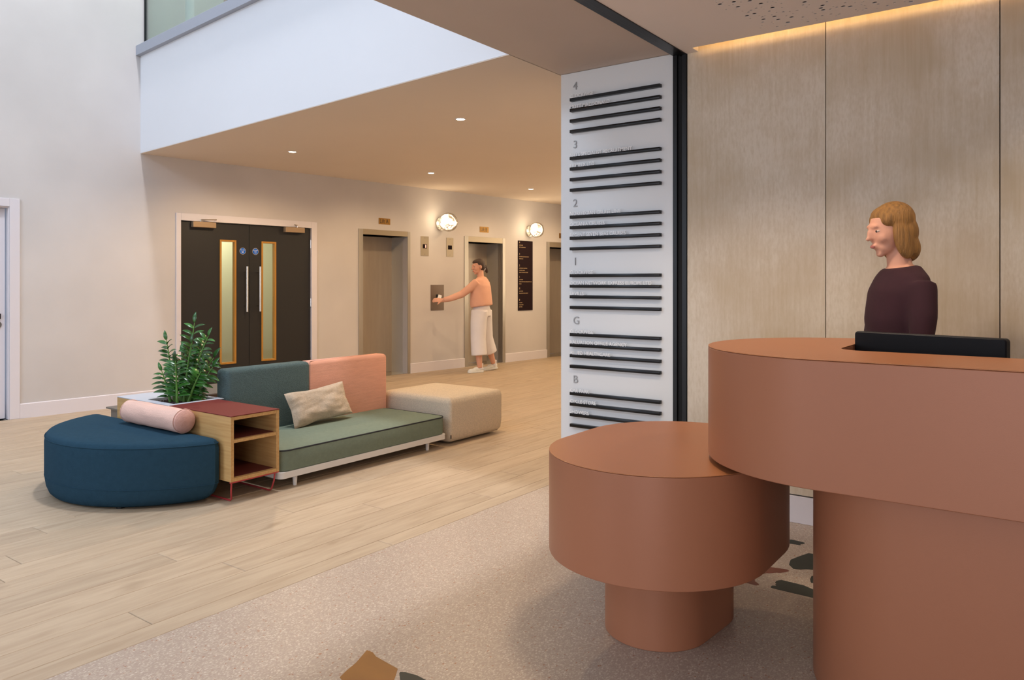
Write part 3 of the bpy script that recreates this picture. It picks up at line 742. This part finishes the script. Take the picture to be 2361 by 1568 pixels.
mon = thing('monitor', 'black computer monitor seen from behind on the desk', 'monitor', (3.02, .415, .746), 0)
ml = Vector((3.105, .660)); mr_ = Vector((2.966, .170)); md_ = (mr_ - ml).normalized(); ma = math.atan2(md_.y, md_.x); wd = (mr_ - ml).length
mon.location = ((ml.x + mr_.x) / 2, (ml.y + mr_.y) / 2, .746); mon.rotation_euler = (0, 0, ma)
mm = MB().loft(rrect(-wd / 2, wd / 2, -.16, .16, .012, 5), [(.002, -.012), (0, -.010), (0, .018), (.004, .022)])
bmesh.ops.transform(mm.bm, matrix=Matrix.Translation((0, 0, .260)) @ Matrix.Rotation(R(90), 4, 'X'), verts=mm.bm.verts)
obj('back_cover', mm, 'monitor', mon, smooth=True)
obj('screen', MB().box(-wd / 2 + .01, wd / 2 - .01, .0235 - .012, .0245 - .008, .11, .41), 'leddark', mon)
obj('stand', MB().box(-.03, .03, -.035, -.02, .01, .28), 'monitor', mon, bevel=.003)
obj('stand_base', MB().prism(rrect(-.11, .11, -.10, .08, .03), 0, .01), 'monitor', mon, bevel=.002)

# ================================================================== SEATING
# navy D-shaped pouffe
pf = thing('pouffe', 'large navy fabric pouffe with curved front beside the oak box', 'pouffe', (2.6, 5.0, 0))
pts = []
for i in range(57):
    a = R(106 + 148 * i / 56); pts.append((2.95 + .845 * math.cos(a) - 2.6, .83 * math.sin(a)))
corner = []
xf = 2.728 - 2.6
pts = [p for p in pts if p[0] < xf - .03]
ytop = pts[0][1]; 
full = [(xf, ytop - .05), (xf - .012, ytop - .018)] + pts + [(xf - .012, -ytop + .018), (xf, -ytop + .05)]
prof = [(0, .012, .86), (0, .026, .915), (0, .06, .965), (0, .10, .988), (0, .135), (0, .335), (.004, .362), (.014, .382), (.016, .389, .98), (.016, .395, .92), (.016, .400, .75), (.016, .402, .4)]
obj('cushion', MB().loft(full, prof), 'navy', pf, smooth=True)
def ringpath(z, ins):
    m = MB().loft(full, [(ins, z), (ins, z + .001)]); m.bm.verts.ensure_lookup_table(); q = [v.co.copy() for v in m.bm.verts][:len(full)]; m.bm.free(); return q
obj('seam', MB().tube(ringpath(.366, .003), .0028, 6, closed=True), 'navy', pf)
obj('seam', MB().tube(ringpath(.122, .001), .0024, 6, closed=True), 'navy', pf)
for x_, y_ in ((-.3, -.4), (-.3, .4), (.0, -.5), (.0, .5)): obj('foot', MB().cyl((x_, y_, 0), (x_, y_, .014), .025, n=16), 'black', pf)

# oak box: open shelf + planter
bxT = thing('planter_shelf', 'low oak box with open shelves, red top and plant tray', 'shelf unit', (2.735, 4.135, 0))
X1 = .352; X2 = .40; YB = 1.385; Zb, Zt = .130, .528; tk = .022
c = MB().box(0, tk, 0, YB, Zb, Zt).box(tk, X1 - tk, 0, YB, Zb, Zb + tk)
c.box(X1 - tk, X1, 0, .69, Zb, Zt).box(tk, X1 - tk, 0, .69, Zt - tk, Zt)
c.box(tk, X2, YB - tk, YB, Zb, Zt).box(X2 - tk, X2, .86, YB - tk, Zb, Zt).box(X1 - tk, X2, .84, .86, Zb, Zt)
obj('carcass', c, 'oak', bxT, bevel=.0015, seg=1)
obj('middle_shelf', MB().box(tk, X1 - tk, .002, .60, .366, .386), 'oak', bxT, bevel=.001, seg=1)
obj('lining', MB().box(tk + .001, X1 - tk - .001, .60, .612, Zb + tk, Zt - tk).box(tk + .001, X1 - tk - .001, .03, .60, .3865, .389).box(tk + .001, X1 - tk - .001, .03, .60, Zb + tk, Zb + tk + .002)
    .box(tk + .1, X1 - tk - .001, .590, .60, Zb + tk, Zt - tk), 'redin', bxT)
obj('red_top', MB().box(-.002, X1 + .002, -.003, .69, Zt, Zt + .005), 'red', bxT, bevel=.001, seg=1)
tr = MB()
holed(tr, -.002, X2 + .002, .690, YB + .002, 0, .005, [(.055, X2 - .04, .735, 1.07)])
tm = Matrix(((1, 0, 0, 0), (0, 0, 1, 0), (0, 1, 0, Zt), (0, 0, 0, 1)))
bmesh.ops.transform(tr.bm, matrix=tm, verts=tr.bm.verts)
tray = obj('planter_tray', tr, 'traygrey', bxT)
obj('planter_liner', MB().box(.050, .055, .73, 1.075, .40, Zt).box(X2 - .04, X2 - .035, .73, 1.075, .40, Zt).box(.055, X2 - .04, .73, .735, .40, Zt).box(.055, X2 - .04, 1.07, 1.075, .40, Zt).box(.05, X2 - .035, .73, 1.075, .39, .40), 'traygrey', tray)
gv = MB(); gv.box(.056, X2 - .041, .736, 1.069, .45, .510)
rnd = random.Random(5)
for i in range(700):
    x_ = rnd.uniform(.062, X2 - .047); y_ = rnd.uniform(.742, 1.063); s_ = rnd.uniform(.0035, .0065)
    bmesh.ops.create_icosphere(gv.bm, subdivisions=1, radius=1, matrix=Matrix.Translation((x_, y_, .511 + rnd.uniform(0, .005))) @ Matrix.Diagonal((s_ * 1.2, s_, s_ * .8, 1)))
g = obj('gravel', gv, 'gravel', bxT); g['kind'] = 'stuff'
for sx_, x_ in ((-1, .018), (1, X1 - .018)):
    pth = [(x_, .02, Zb), (x_ + sx_ * -.002, .028, .07), (x_ - sx_ * .012, .040, .018), (x_ - sx_ * .014, .055, .006), (x_ - sx_ * .014, .09, .006), (x_ - sx_ * .014, YB - .09, .006), (x_ - sx_ * .012, YB - .05, .018), (x_, YB - .02, Zb)]
    obj('leg', MB().tube(pth, .0055, 8), 'redwire', bxT, smooth=True)
obj('leg_rail', MB().box(.0, X1, .002, .014, Zb - .008, Zb), 'redwire', bxT)

# low grey tables behind
def grey_table(x0, x1, y0, y1, z, label, r=.05):
    t = thing('side_table', label, 'table', (x0, y0, 0), 0)
    P = rrect(0, x1 - x0, 0, y1 - y0, r, 6)
    obj('table_top', MB().prism(P, z - .012, z), 'greymetal', t, bevel=.002)
    obj('leg', MB().box(.03, .045, .03, y1 - y0 - .03, 0, z - .012), 'greymetal', t)
    obj('leg', MB().box(x1 - x0 - .045, x1 - x0 - .03, .03, y1 - y0 - .03, 0, z - .012), 'greymetal', t)
    obj('apron', MB().box(.03, x1 - x0 - .03, .03, .04, z - .12, z - .012), 'greymetal', t)
grey_table(2.92, 3.42, 5.62, 6.08, .38, 'low taupe metal table behind the navy pouffe', .012)
grey_table(3.60, 4.15, 5.80, 6.35, .42, 'low taupe metal table with rounded corners behind the plant', .07)

# sofa
sf = thing('sofa', 'low sofa with sage seat and teal and salmon backrests', 'sofa', (3.1, 4.14, 0))
SW = 1.63; SDp = .80
obj('base_frame', MB().prism(rrect(0, SW, 0, SDp, .035), .068, .112), 'sofawhite', sf, bevel=.003)
legm = obj('leg', MB().cyl((0, 0, 0), (0, 0, .069), .0125, .0165, 18), 'sofawhite', sf, smooth=True, loc=(.145, .04, 0))
for x_, y_ in ((1.45, .05), (.145, .74), (1.45, .74)): part('leg', legm, sf, (x_, y_, 0))
P = rrect(.004, SW - .002, .002, .72, .075)
sc = obj('seat_cushion', MB().loft(P, [(.006, .112), (0, .118), (-.002, .17), (0, .243), (.003, .250), (.02, .256), (.02, .261, .95), (.02, .265, .8)]), 'sage', sf, smooth=True)
q = MB().loft(P, [(.0, .2495), (.0, .25)]); q.bm.verts.ensure_lookup_table(); qp = [v.co.copy() for v in q.bm.verts][:len(P)]; q.bm.free()
obj('piping', MB().tube(qp, .0052, 8, closed=True), 'piping', sc)
def backrest(x0, x1, y0, y1, z0, z1, m_, r=.03):
    P = rrect(x0, x1, y0, y1, r, 6)
    return obj('backrest', MB().loft(P, [(.012, z0), (.002, z0 + .012), (0, z0 + .05), (0, z1 - .03), (.006, z1 - .012), (.022, z1)]), m_, sf, smooth=True)
b1 = backrest(.062, .800, .685, .835, .12, .728, 'teal', .04); b1['label'] = 'teal knitted backrest cushion'
b2 = backrest(.803, 1.640, .705, .835, .12, .725, 'pink', .014); b2['label'] = 'salmon backrest panel'

# cream ottoman
ot = thing('ottoman', 'cream textured block ottoman at the end of the sofa', 'ottoman', (4.785, 4.15, 0))
P = rrect(0, .72, 0, .82, .03, 6)
obj('cushion', MB().loft(P, [(0, .014, .86), (0, .022, .93), (0, .05, .98), (0, .10, .995), (0, .13), (0, .34), (.006, .368), (.022, .384), (.024, .390, .94), (.024, .395, .7)]), 'cream', ot, smooth=True)
for x_, y_ in ((.2, .15), (.55, .15), (.2, .65), (.55, .65)): obj('foot', MB().cyl((x_, y_, 0), (x_, y_, .016), .03, n=16), 'black', ot)
obj('fabric_tag', MB().box(.004, .012, -.002, .002, .055, .085), 'piping', ot)

# pillow
def pillow(name, hw, hh, th, material, label, cat, loc, rot, seed=0):
    n = 26; bm = bmesh.new(); V = {}
    for side in (1, -1):
        for i in range(n + 1):
            for j in range(n + 1):
                u = -1 + 2 * i / n; v = -1 + 2 * j / n
                e = i in (0, n) or j in (0, n)
                if e and side == -1: V[(i, j, -1)] = V[(i, j, 1)]; continue
                px = 1 - .07 * (1 - v * v) if True else 1
                x = u * hw * (1 - .06 * (1 - abs(v)) * abs(u) ** 3 * 1.0); y = v * hh * (1 - .10 * (1 - abs(u)) * abs(v) ** 3)
                hgt = th * ((1 - abs(u) ** 2.6) * (1 - abs(v) ** 2.6)) ** .5
                w_ = noise.noise(Vector((u * 1.6 + seed, v * 1.6, side))) * .016 + noise.noise(Vector((u * 4 + seed, v * 4 + 5, side))) * .007
                V[(i, j, side)] = bm.verts.new((x, side * (hgt + (w_ if not e else 0)), y + (noise.noise(Vector((u * 2, seed, v))) * .008)))
        for i in range(n):
            for j in range(n):
                q_ = [V[(i, j, side)], V[(i + 1, j, side)], V[(i + 1, j + 1, side)], V[(i, j + 1, side)]]
                bm.faces.new(q_ if side == 1 else q_[::-1])
    o = obj(name, bm, material, None, smooth=True); tag(o, label, cat)
    o.location = loc; o.rotation_euler = rot
    return o
pillow('cushion', .292, .136, .060, 'linen', 'natural linen cushion leaning on the sofa backrest', 'cushion', (3.885, 4.705, .408), (R(-22), R(-3.5), R(2)), 2)

# bolster
bo = thing('bolster', 'blush pink cylindrical bolster lying on the navy pouffe', 'cushion', (2.648, 4.83, .478), 0)
rad = .0735; n = 36; rs = []
for k_ in range(23):
    y_ = -.325 + .65 * k_ / 22
    rs.append([(math.cos(2 * PI * a / n) * (rad + noise.noise(Vector((math.cos(2 * PI * a / n), math.sin(2 * PI * a / n), y_ * 6))) * .006), y_,
                math.sin(2 * PI * a / n) * (rad + noise.noise(Vector((math.cos(2 * PI * a / n) + 3, math.sin(2 * PI * a / n), y_ * 7))) * .006)) for a in range(n)])
obj('cover', MB().rings(rs), 'bolster', bo, smooth=True)
for s_ in (-1, 1):
    e = []
    for rr2, yy in ((rad - .001, .322), (rad * .93, .338), (rad * .7, .350), (rad * .35, .356), (.002, .357)):
        e.append([(math.cos(2 * PI * a / n) * rr2, s_ * yy, math.sin(2 * PI * a / n) * rr2) for a in range(n)])
    obj('end_panel', MB().rings(e), 'bolsterend', bo, smooth=True)
    obj('piping', MB().tube([(math.cos(2 * PI * a / n) * (rad + .001), s_ * .324, math.sin(2 * PI * a / n) * (rad + .001)) for a in range(n)], .003, 6, closed=True), 'bolster', bo)

# ================================================================== PLANT
pt = thing('zz_plant', 'glossy green ZZ plant with upright stems in the tray', 'plant', (2.935, 5.03, .512))
def leaf_mesh(kx=.46):
    bm = bmesh.new(); n = 8; L = .086
    rows_ = []
    for i in range(n + 1):
        t_ = i / n; w_ = .0140 * (math.sin(PI * t_ ** .8) ** .8 if 0 < t_ < 1 else 0)
        z = .010 * math.sin(t_ * 2.4) - .006 * t_
        rows_.append([bm.verts.new((t_ * L, -w_, z + w_ * kx)), bm.verts.new((t_ * L, 0, z)), bm.verts.new((t_ * L, w_, z + w_ * kx))])
    for a, b in zip(rows_[:-1], rows_[1:]):
        bm.faces.new([a[0], b[0], b[1], a[1]]); bm.faces.new([a[1], b[1], b[2], a[2]])
    bmesh.ops.remove_doubles(bm, verts=bm.verts, dist=1e-5)
    r_ = bmesh.ops.solidify(bm, geom=bm.faces[:], thickness=.0008)
    bmesh.ops.recalc_face_normals(bm, faces=bm.faces)
    me = bpy.data.meshes.new('leaf'); bm.to_mesh(me); bm.free(); me.materials.append(M['leaf'])
    me.polygons.foreach_set('use_smooth', [True] * len(me.polygons)); return me
leafme = leaf_mesh()
CR = Vector((.592, -.806, 0)); CF = Vector((.806, .592, 0))
# (base offset right, fwd ; tip right, fwd, height ; leaves)
stems = [(-.05, .01, -.11, .03, .43, 12), (.02, .04, .05, .10, .55, 11), (.03, .02, .17, .03, .46, 13), (.00, -.06, .005, -.10, .30, 10),
         (.05, .05, .18, .10, .30, 9), (-.03, .06, -.05, .14, .33, 9), (.06, -.02, .15, -.04, .22, 8), (.02, .0, .06, .02, .41, 12),
         (-.07, -.01, -.12, -.02, .22, 7), (.08, .03, .20, .03, .24, 7), (.04, .06, .09, .12, .38, 10), (.0, .02, -.03, .0, .26, 9)]
rnd = random.Random(11)
for (r0, f0, r1, f1, h, nl) in stems:
    a = CR * r0 + CF * f0; b = CR * r1 * 1.05 + CF * f1 + Vector((0, 0, h)); c_ = a + (b - a) * .5; c_.x = a.x * .6 + b.x * .4 - 0; c_.z = h * .55
    c_ = a * .62 + Vector((b.x, b.y, 0)) * .38 + Vector((0, 0, h * .55))
    P = [a * (1 - t_) ** 2 + c_ * 2 * t_ * (1 - t_) + b * t_ * t_ for t_ in [i / 14 for i in range(15)]]
    st = obj('stem', MB().tube(P, [.011 * (1 - .78 * i / 14) for i in range(15)], 8), 'stem', pt, smooth=True)
    pl = Vector((math.cos(rnd.uniform(0, 6.3)), math.sin(rnd.uniform(0, 6.3)), 0)) * .45 + CR
    for i in range(nl):
        t_ = .16 + .84 * i / (nl - 1)
        idx = min(13, int(t_ * 14)); p = a * (1 - t_) ** 2 + c_ * 2 * t_ * (1 - t_) + b * t_ * t_
        tan = (P[idx + 1] - P[idx]).normalized()
        for sd in (1, -1):
            if i == nl - 1 and sd == -1: continue
            side = (pl - tan * pl.dot(tan)).normalized() * sd
            lift_ = .25 + .75 * t_ + rnd.uniform(-.12, .12)
            dr = (side + tan * lift_ * .42 + Vector((0, 0, rnd.uniform(-.15, .1))) + CF * rnd.uniform(-.25, .15)).normalized()
            if i == nl - 1: dr = tan
            up = (tan * .6 - CF * .7 + Vector((0, 0, .6))); up = (up - dr * up.dot(dr)).normalized(); yv = up.cross(dr)
            s_ = rnd.uniform(.85, 1.15) * (1.05 if t_ < .8 else .9)
            lf = bpy.data.objects.new('leaf', leafme); COL.objects.link(lf); lf.parent = st
            lf.matrix_local = basis(p, dr * s_, yv * s_ * 1.1, up * s_)

# ================================================================== PEOPLE
def blend(mb, voxel, smooth_it, name, material, parent, deci=None):
    bm = mb.bm; bmesh.ops.recalc_face_normals(bm, faces=bm.faces)
    me = bpy.data.meshes.new(name + '_src'); bm.to_mesh(me); bm.free()
    o = bpy.data.objects.new(name + '_src', me); COL.objects.link(o)
    rm = o.modifiers.new('r', 'REMESH'); rm.mode = 'VOXEL'; rm.voxel_size = voxel; rm.use_smooth_shade = True
    sm = o.modifiers.new('s', 'SMOOTH'); sm.iterations = smooth_it; sm.factor = .5
    dg = bpy.context.evaluated_depsgraph_get(); dg.update()
    m2 = bpy.data.meshes.new_from_object(o.evaluated_get(dg)); bpy.data.objects.remove(o); bpy.data.meshes.remove(me)
    m2.name = name; m2.materials.clear(); m2.materials.append(M[material])
    m2.polygons.foreach_set('use_smooth', [True] * len(m2.polygons))
    p = bpy.data.objects.new(name, m2); COL.objects.link(p); p.parent = parent
    return p
def ltube(mb, pts, rads, asp=None, n=20, fwd=Vector((0, 1, 0))):
    # tube with elliptical sections: rads (side, depth)
    P = [Vector(p) for p in pts]; out = []
    for i, p in enumerate(P):
        t = (P[min(i + 1, len(P) - 1)] - P[max(i - 1, 0)]).normalized()
        f = (fwd - t * fwd.dot(t))
        f = f.normalized() if f.length > .05 else Vector((0, 0, 1))
        sd = t.cross(f).normalized(); a, b = rads[i] if isinstance(rads[i], tuple) else (rads[i], rads[i])
        out.append([p + sd * math.cos(2 * PI * k / n) * a + f * math.sin(2 * PI * k / n) * b for k in range(n)])
    mb.rings(out); return mb
def rz(p, a, c=(0, 0)):
    ca, sa = math.cos(a), math.sin(a); x, y = p[0] - c[0], p[1] - c[1]
    return Vector((c[0] + x * ca - y * sa, c[1] + x * sa + y * ca, p[2]))
def head_shapes(mb, c, yaw, pitch=0):
    rot = Matrix.Rotation(yaw, 3, 'Z') @ Matrix.Rotation(pitch, 3, 'X')
    def E(x, y, z, a, b, d, rx=0): mb.ell(Vector(c) + rot @ Vector((x, y, z)), (a, b, d), rot @ Matrix.Rotation(rx, 3, 'X'), 24, 16)
    E(0, -.012, .035, .074, .094, .083); E(0, .028, .0, .062, .066, .085); E(0, .040, -.055, .046, .048, .042)
    E(0, .070, -.085, .020, .020, .018); E(-.033, .060, -.015, .024, .025, .028); E(.033, .060, -.015, .024, .025, .028)
    E(0, .082, .040, .044, .012, .012)
    E(0, .097, .010, .009, .016, .028, R(18)); E(0, .108, -.010, .0125, .015, .010); E(0, .094, -.043, .021, .010, .0055); E(0, .091, -.054, .018, .010, .006)
    for s in (-1, 1): E(s * .074, -.004, -.002, .008, .020, .031)
    return rot
def eyes(c, rot, parent):
    for s in (-1, 1):
        p = Vector(c) + rot @ Vector((s * .031, .0735, .018))
        e = obj('eye', MB().ell(p, (.0125, .0112, .0062), rot, 16, 10), 'eyew', parent, smooth=True)
        obj('iris', MB().ell(p + rot @ Vector((0, .0090, 0)), (.0058, .004, .0056), rot, 12, 8), 'eyed', e, smooth=True)
def hand(mb, wrist, d, palm_n, thumb_side, curl=.5, s=1.0):
    d = Vector(d).normalized(); pn = Vector(palm_n); pn = (pn - d * pn.dot(d)).normalized(); sd = d.cross(pn).normalized() * thumb_side
    w = Vector(wrist)
    ltube(mb, [w - d * .02, w + d * .02, w + d * .05, w + d * .088], [(.026, .019), (.034, .017), (.040, .015), (.038, .013)], fwd=pn, n=16)
    lens = [.068, .076, .070, .055]
    for i, L in enumerate(lens):
        off = sd * (.028 - i * .0187) * s; b = w + d * .082 + off; dd = d.copy(); P = [b]; 
        for k in range(3):
            dd = (dd + pn * curl * (.35 + .25 * k)).normalized(); P.append(P[-1] + dd * L / 3 * (1.15 - .15 * k))
        ltube(mb, P, [.0092, .0088, .0080, .0062], fwd=pn, n=10)
    b = w + d * .030 + sd * .030; dd = (d * .7 + sd * .75 + pn * .25).normalized()
    P = [w + d * .012 + sd * .012, b, b + dd * .030]; P.append(P[-1] + (dd + d * .6 + pn * curl * .5).normalized() * .028)
    ltube(mb, P, [.014, .0125, .0105, .0075], fwd=pn, n=10)

def person(root_label, loc, yaw, cfg):
    """local: +y forward, x to the figure's right"""
    p = thing('person', root_label, 'person', loc, yaw)
    b = MB(); hc = Vector(cfg['head']); 
    cr = head_shapes(b, hc, cfg['hyaw'], cfg.get('hpitch', 0))
    nb = Vector(cfg['neck'])
    ltube(b, [nb + Vector((0, -.005, -.05)), nb, hc + cr @ Vector((0, -.018, -.06)), hc + cr @ Vector((0, -.01, 0))], [(.075, .055), (.052, .052), (.048, .050), (.05, .05)])
    T = cfg['torso']
    ltube(b, [t[0] for t in T], [t[1] for t in T], n=26)
    for A in cfg['arms']:
        ltube(b, A['pts'], A['r'], n=16, fwd=Vector(A.get('f', (0, 1, 0)))); hand(b, A['pts'][-1], A['d'], A['pn'], A['ts'], A.get('curl', .4))
    for Lg in cfg['legs']:
        ltube(b, Lg['pts'], Lg['r'], n=18)
    body = blend(b, .0065, 3, 'body', 'skin', p)
    eyes(hc, cr, body)
    m = MB(); m.ell(hc + cr @ Vector((0, .0995, -.048)), (.018, .006, .008), cr, 14, 8); obj('lips', m, 'lip', body, smooth=True)
    # clothes
    t = MB()
    g = cfg.get('ease', .010)
    ltube(t, [q[0] for q in cfg['top']], [(q[1][0] + g, q[1][1] + g) for q in cfg['top']], n=26)
    for A in cfg['arms']:
        pts_ = [Vector(v) for v in A['pts']]; k_ = A.get('sleeve', 1.0)
        pts_[-1] = pts_[-2] + (pts_[-1] - pts_[-2]) * k_
        ltube(t, pts_, [x + .011 for x in A['r']], n=16, fwd=Vector(A.get('f', (0, 1, 0))))
    blend(t, .009, 16, 'top', cfg['topm'], p)
    tr_ = MB()
    for Lg in cfg['trousers']: ltube(tr_, Lg['pts'], Lg['r'], n=22)
    ltube(tr_, [q[0] for q in cfg['waist']], [q[1] for q in cfg['waist']], n=26)
    blend(tr_, .010, 9, 'trousers', cfg['trm'], p)
    for S_ in cfg['shoes']:
        c0, yw, pit = S_; rot = (Matrix.Rotation(yw, 3, 'Z') @ Matrix.Rotation(pit, 3, 'X'))
        so = []
        for yy, w_ in ((-.075, .020), (-.065, .034), (-.03, .037), (.03, .036), (.09, .046), (.14, .042), (.17, .026), (.18, .010)): so.append((yy, w_))
        out = [(w_, yy) for yy, w_ in so] + [(-w_, yy) for yy, w_ in so[::-1]]
        mb = MB().prism(out, 0, .028)
        bmesh.ops.transform(mb.bm, matrix=Matrix.Translation(Vector(c0)) @ rot.to_4x4(), verts=mb.bm.verts)
        s_ = obj('shoe', mb, cfg['shoem'], p, bevel=.006, seg=3)
        u = MB()
        def Q(x, y, z): return Vector(c0) + rot @ Vector((x, y, z))
        u.ell(Q(0, -.035, .055), (.036, .042, .045), rot, 20, 14); u.ell(Q(0, .03, .045), (.037, .07, .038), rot, 20, 14); u.ell(Q(0, .105, .034), (.043, .070, .026), rot, 20, 14)
        u2 = blend(u, .005, 3, 'upper', cfg['shoem'], s_)
        lc = MB()
        for kq in range(4):
            yy = .035 + kq * .022; lc.tube([Q(-.022, yy, .075 - kq * .010), Q(0, yy + .006, .084 - kq * .0105), Q(.022, yy, .075 - kq * .010)], .003, 6)
        obj('laces', lc, 'whitecotton', s_)
        if cfg.get('socks'):
            obj('sock', MB().tube([Q(0, -.03, .05), Q(0, -.034, .10), Q(0, -.036, .135)], [.040, .036, .039], 20), 'whitecotton', p, smooth=True)
    h = MB()
    for (x, y_, z, a, b_, c_) in cfg['hair']: h.ell(hc + cr @ Vector((x, y_, z)), (a, b_, c_), cr, 24, 16)
    hr = blend(h, .006, 5, 'hair', cfg['hairm'], p)
    if cfg.get('tie'):
        c_ = hc + cr @ Vector((0, -.088, -.035)); ax = cr @ Vector((0, 1, .3)).normalized()
        obj('hair_tie', MB().tube([c_ + cr @ Vector((math.cos(2 * PI * k / 16) * .030, .004 * (-1) ** k, math.sin(2 * PI * k / 16) * .032)) for k in range(16)], .010, 8, closed=True), 'whitecotton', p, smooth=True)
    return p

# woman at the lift, back to the camera, left arm to the call panel
fy = R(17)
lw = dict(head=(-.01, .05, 1.582), hyaw=R(48), hpitch=R(-12), neck=(0, .02, 1.43),
  torso=[((0, 0, .86), (.165, .115)), ((0, .0, .95), (.165, .11)), ((0, .012, 1.06), (.135, .095)), ((0, .015, 1.18), (.15, .105)), ((0, .01, 1.30), (.175, .105)), ((0, .005, 1.385), (.165, .08)), ((0, .01, 1.43), (.08, .06))],
  top=[((0, .0, .985), (.212, .15)), ((0, .008, 1.04), (.214, .152)), ((0, .012, 1.18), (.205, .14)), ((0, .01, 1.30), (.20, .125)), ((0, .005, 1.385), (.168, .082)), ((0, .012, 1.42), (.09, .065))],
  arms=[dict(pts=[(-.165, .01, 1.355), (-.235, .10, 1.26), (-.29, .21, 1.17), (-.38, .35, 1.11), (-.44, .455, 1.085)], r=[.056, .050, .045, .036, .027], d=(-.5, .8, .05), pn=(.7, .3, -.4), ts=1, curl=.7, sleeve=.85),
        dict(pts=[(.165, .0, 1.355), (.215, -.01, 1.22), (.235, -.005, 1.08), (.235, .06, .96), (.225, .12, .86)], r=[.052, .046, .042, .033, .025], d=(-.1, .4, -.9), pn=(-1, 0, 0), ts=1, curl=.5, sleeve=.9)],
  legs=[dict(pts=[(-.085, .01, .90), (-.095, .03, .62), (-.105, .03, .44), (-.12, .0, .26), (-.125, -.02, .07)], r=[.085, .072, .055, .052, .036]),
        dict(pts=[(.085, .0, .90), (.11, .02, .62), (.135, .0, .44), (.21, -.06, .27), (.245, -.10, .10)], r=[.085, .072, .055, .052, .036])],
  trousers=[dict(pts=[(-.085, .0, .93), (-.10, .01, .75), (-.115, .01, .50), (-.125, -.01, .255)], r=[(.10, .13), (.108, .125), (.112, .115), (.128, .118)]),
            dict(pts=[(.085, .0, .93), (.105, .0, .75), (.13, -.01, .50), (.20, -.05, .27)], r=[(.10, .13), (.112, .125), (.118, .115), (.125, .118)])],
  waist=[((0, .0, .84), (.175, .135)), ((0, 0, .93), (.178, .128)), ((0, .004, 1.02), (.150, .108))],
  shoes=[((-.125, .0, 0), R(48), 0), ((.245, -.09, .012), R(40), R(-8))], socks=True,
  hair=[(0, -.025, .045, .081, .092, .082), (0, -.045, -.005, .074, .066, .068), (0, -.112, -.03, .036, .034, .042), (0, -.125, -.075, .024, .024, .05), (0, .0, .082, .066, .080, .040)],
  tie=True, topm='peach', trm='whitecotton', shoem='sneaker', hairm='haird')
pl_ = W(5.93, .62, 0)
pw = person('woman in peach top and white culottes reaching to call panel', (pl_.x, pl_.y, 0), fy, lw)
# card in her hand
cl = MB().box(-.003, .003, -.028, .028, -.043, .043)
cd = obj('access_card', cl, 'letterwhite', None); tag(cd, 'white card held against the steel call panel', 'card')
cd.location = W(5.585, .055, 1.115); cd.rotation_euler = (R(20), R(10), WA + R(70))

# receptionist, facing left behind the desk
rc = dict(head=(0, .05, 1.58), hyaw=R(4), hpitch=R(-14), neck=(0, .01, 1.425),
  torso=[((0, 0, .86), (.16, .11)), ((0, .0, .95), (.162, .11)), ((0, .015, 1.06), (.135, .10)), ((0, .022, 1.18), (.145, .115)), ((0, .012, 1.30), (.165, .105)), ((0, .0, 1.375), (.155, .08)), ((0, .005, 1.42), (.08, .06))],
  top=[((0, .0, .86), (.178, .13)), ((0, .008, .98), (.165, .118)), ((0, .015, 1.08), (.15, .112)), ((0, .022, 1.18), (.155, .120)), ((0, .012, 1.30), (.168, .108)), ((0, .0, 1.375), (.158, .082)), ((0, .006, 1.42), (.085, .065))],
  arms=[dict(pts=[(-.16, -.005, 1.345), (-.20, .01, 1.20), (-.215, .03, 1.07), (-.20, .16, 1.0), (-.17, .27, .95)], r=[.050, .045, .040, .031, .024], d=(.1, .9, -.3), pn=(0, -.3, -1), ts=1, curl=.3),
        dict(pts=[(.16, -.005, 1.345), (.20, .01, 1.20), (.215, .03, 1.07), (.20, .16, 1.0), (.17, .27, .95)], r=[.050, .045, .040, .031, .024], d=(-.1, .9, -.3), pn=(0, -.3, -1), ts=-1, curl=.3)],
  legs=[dict(pts=[(s * .085, 0, .90), (s * .09, .01, .62), (s * .09, .01, .46), (s * .09, -.01, .28), (s * .09, -.02, .07)], r=[.085, .072, .055, .052, .036]) for s in (-1, 1)],
  trousers=[dict(pts=[(s * .085, 0, .93), (s * .09, .01, .62), (s * .09, .005, .46), (s * .09, -.01, .09)], r=[(.095, .11), (.08, .085), (.066, .07), (.055, .06)]) for s in (-1, 1)],
  waist=[((0, 0, .84), (.168, .125)), ((0, 0, .95), (.166, .115))],
  shoes=[((-.09, 0, 0), 0, 0), ((.09, 0, 0), 0, 0)],
  hair=[(0, -.026, .048, .084, .092, .083), (0, -.045, -.01, .080, .072, .085), (0, -.055, -.085, .074, .050, .070), (-.066, -.012, -.04, .022, .045, .095), (.066, -.012, -.04, .022, .045, .095), (0, -.010, .080, .070, .080, .044), (-.050, .010, .058, .028, .050, .042), (.050, .010, .058, .028, .050, .042)],
  topm='maroon', trm='charcoal', shoem='black', hairm='hairb')
person('blond woman in dark maroon top standing behind reception desk', (3.82, .625, 0), math.atan2(.81, -.59) - PI / 2, rc)
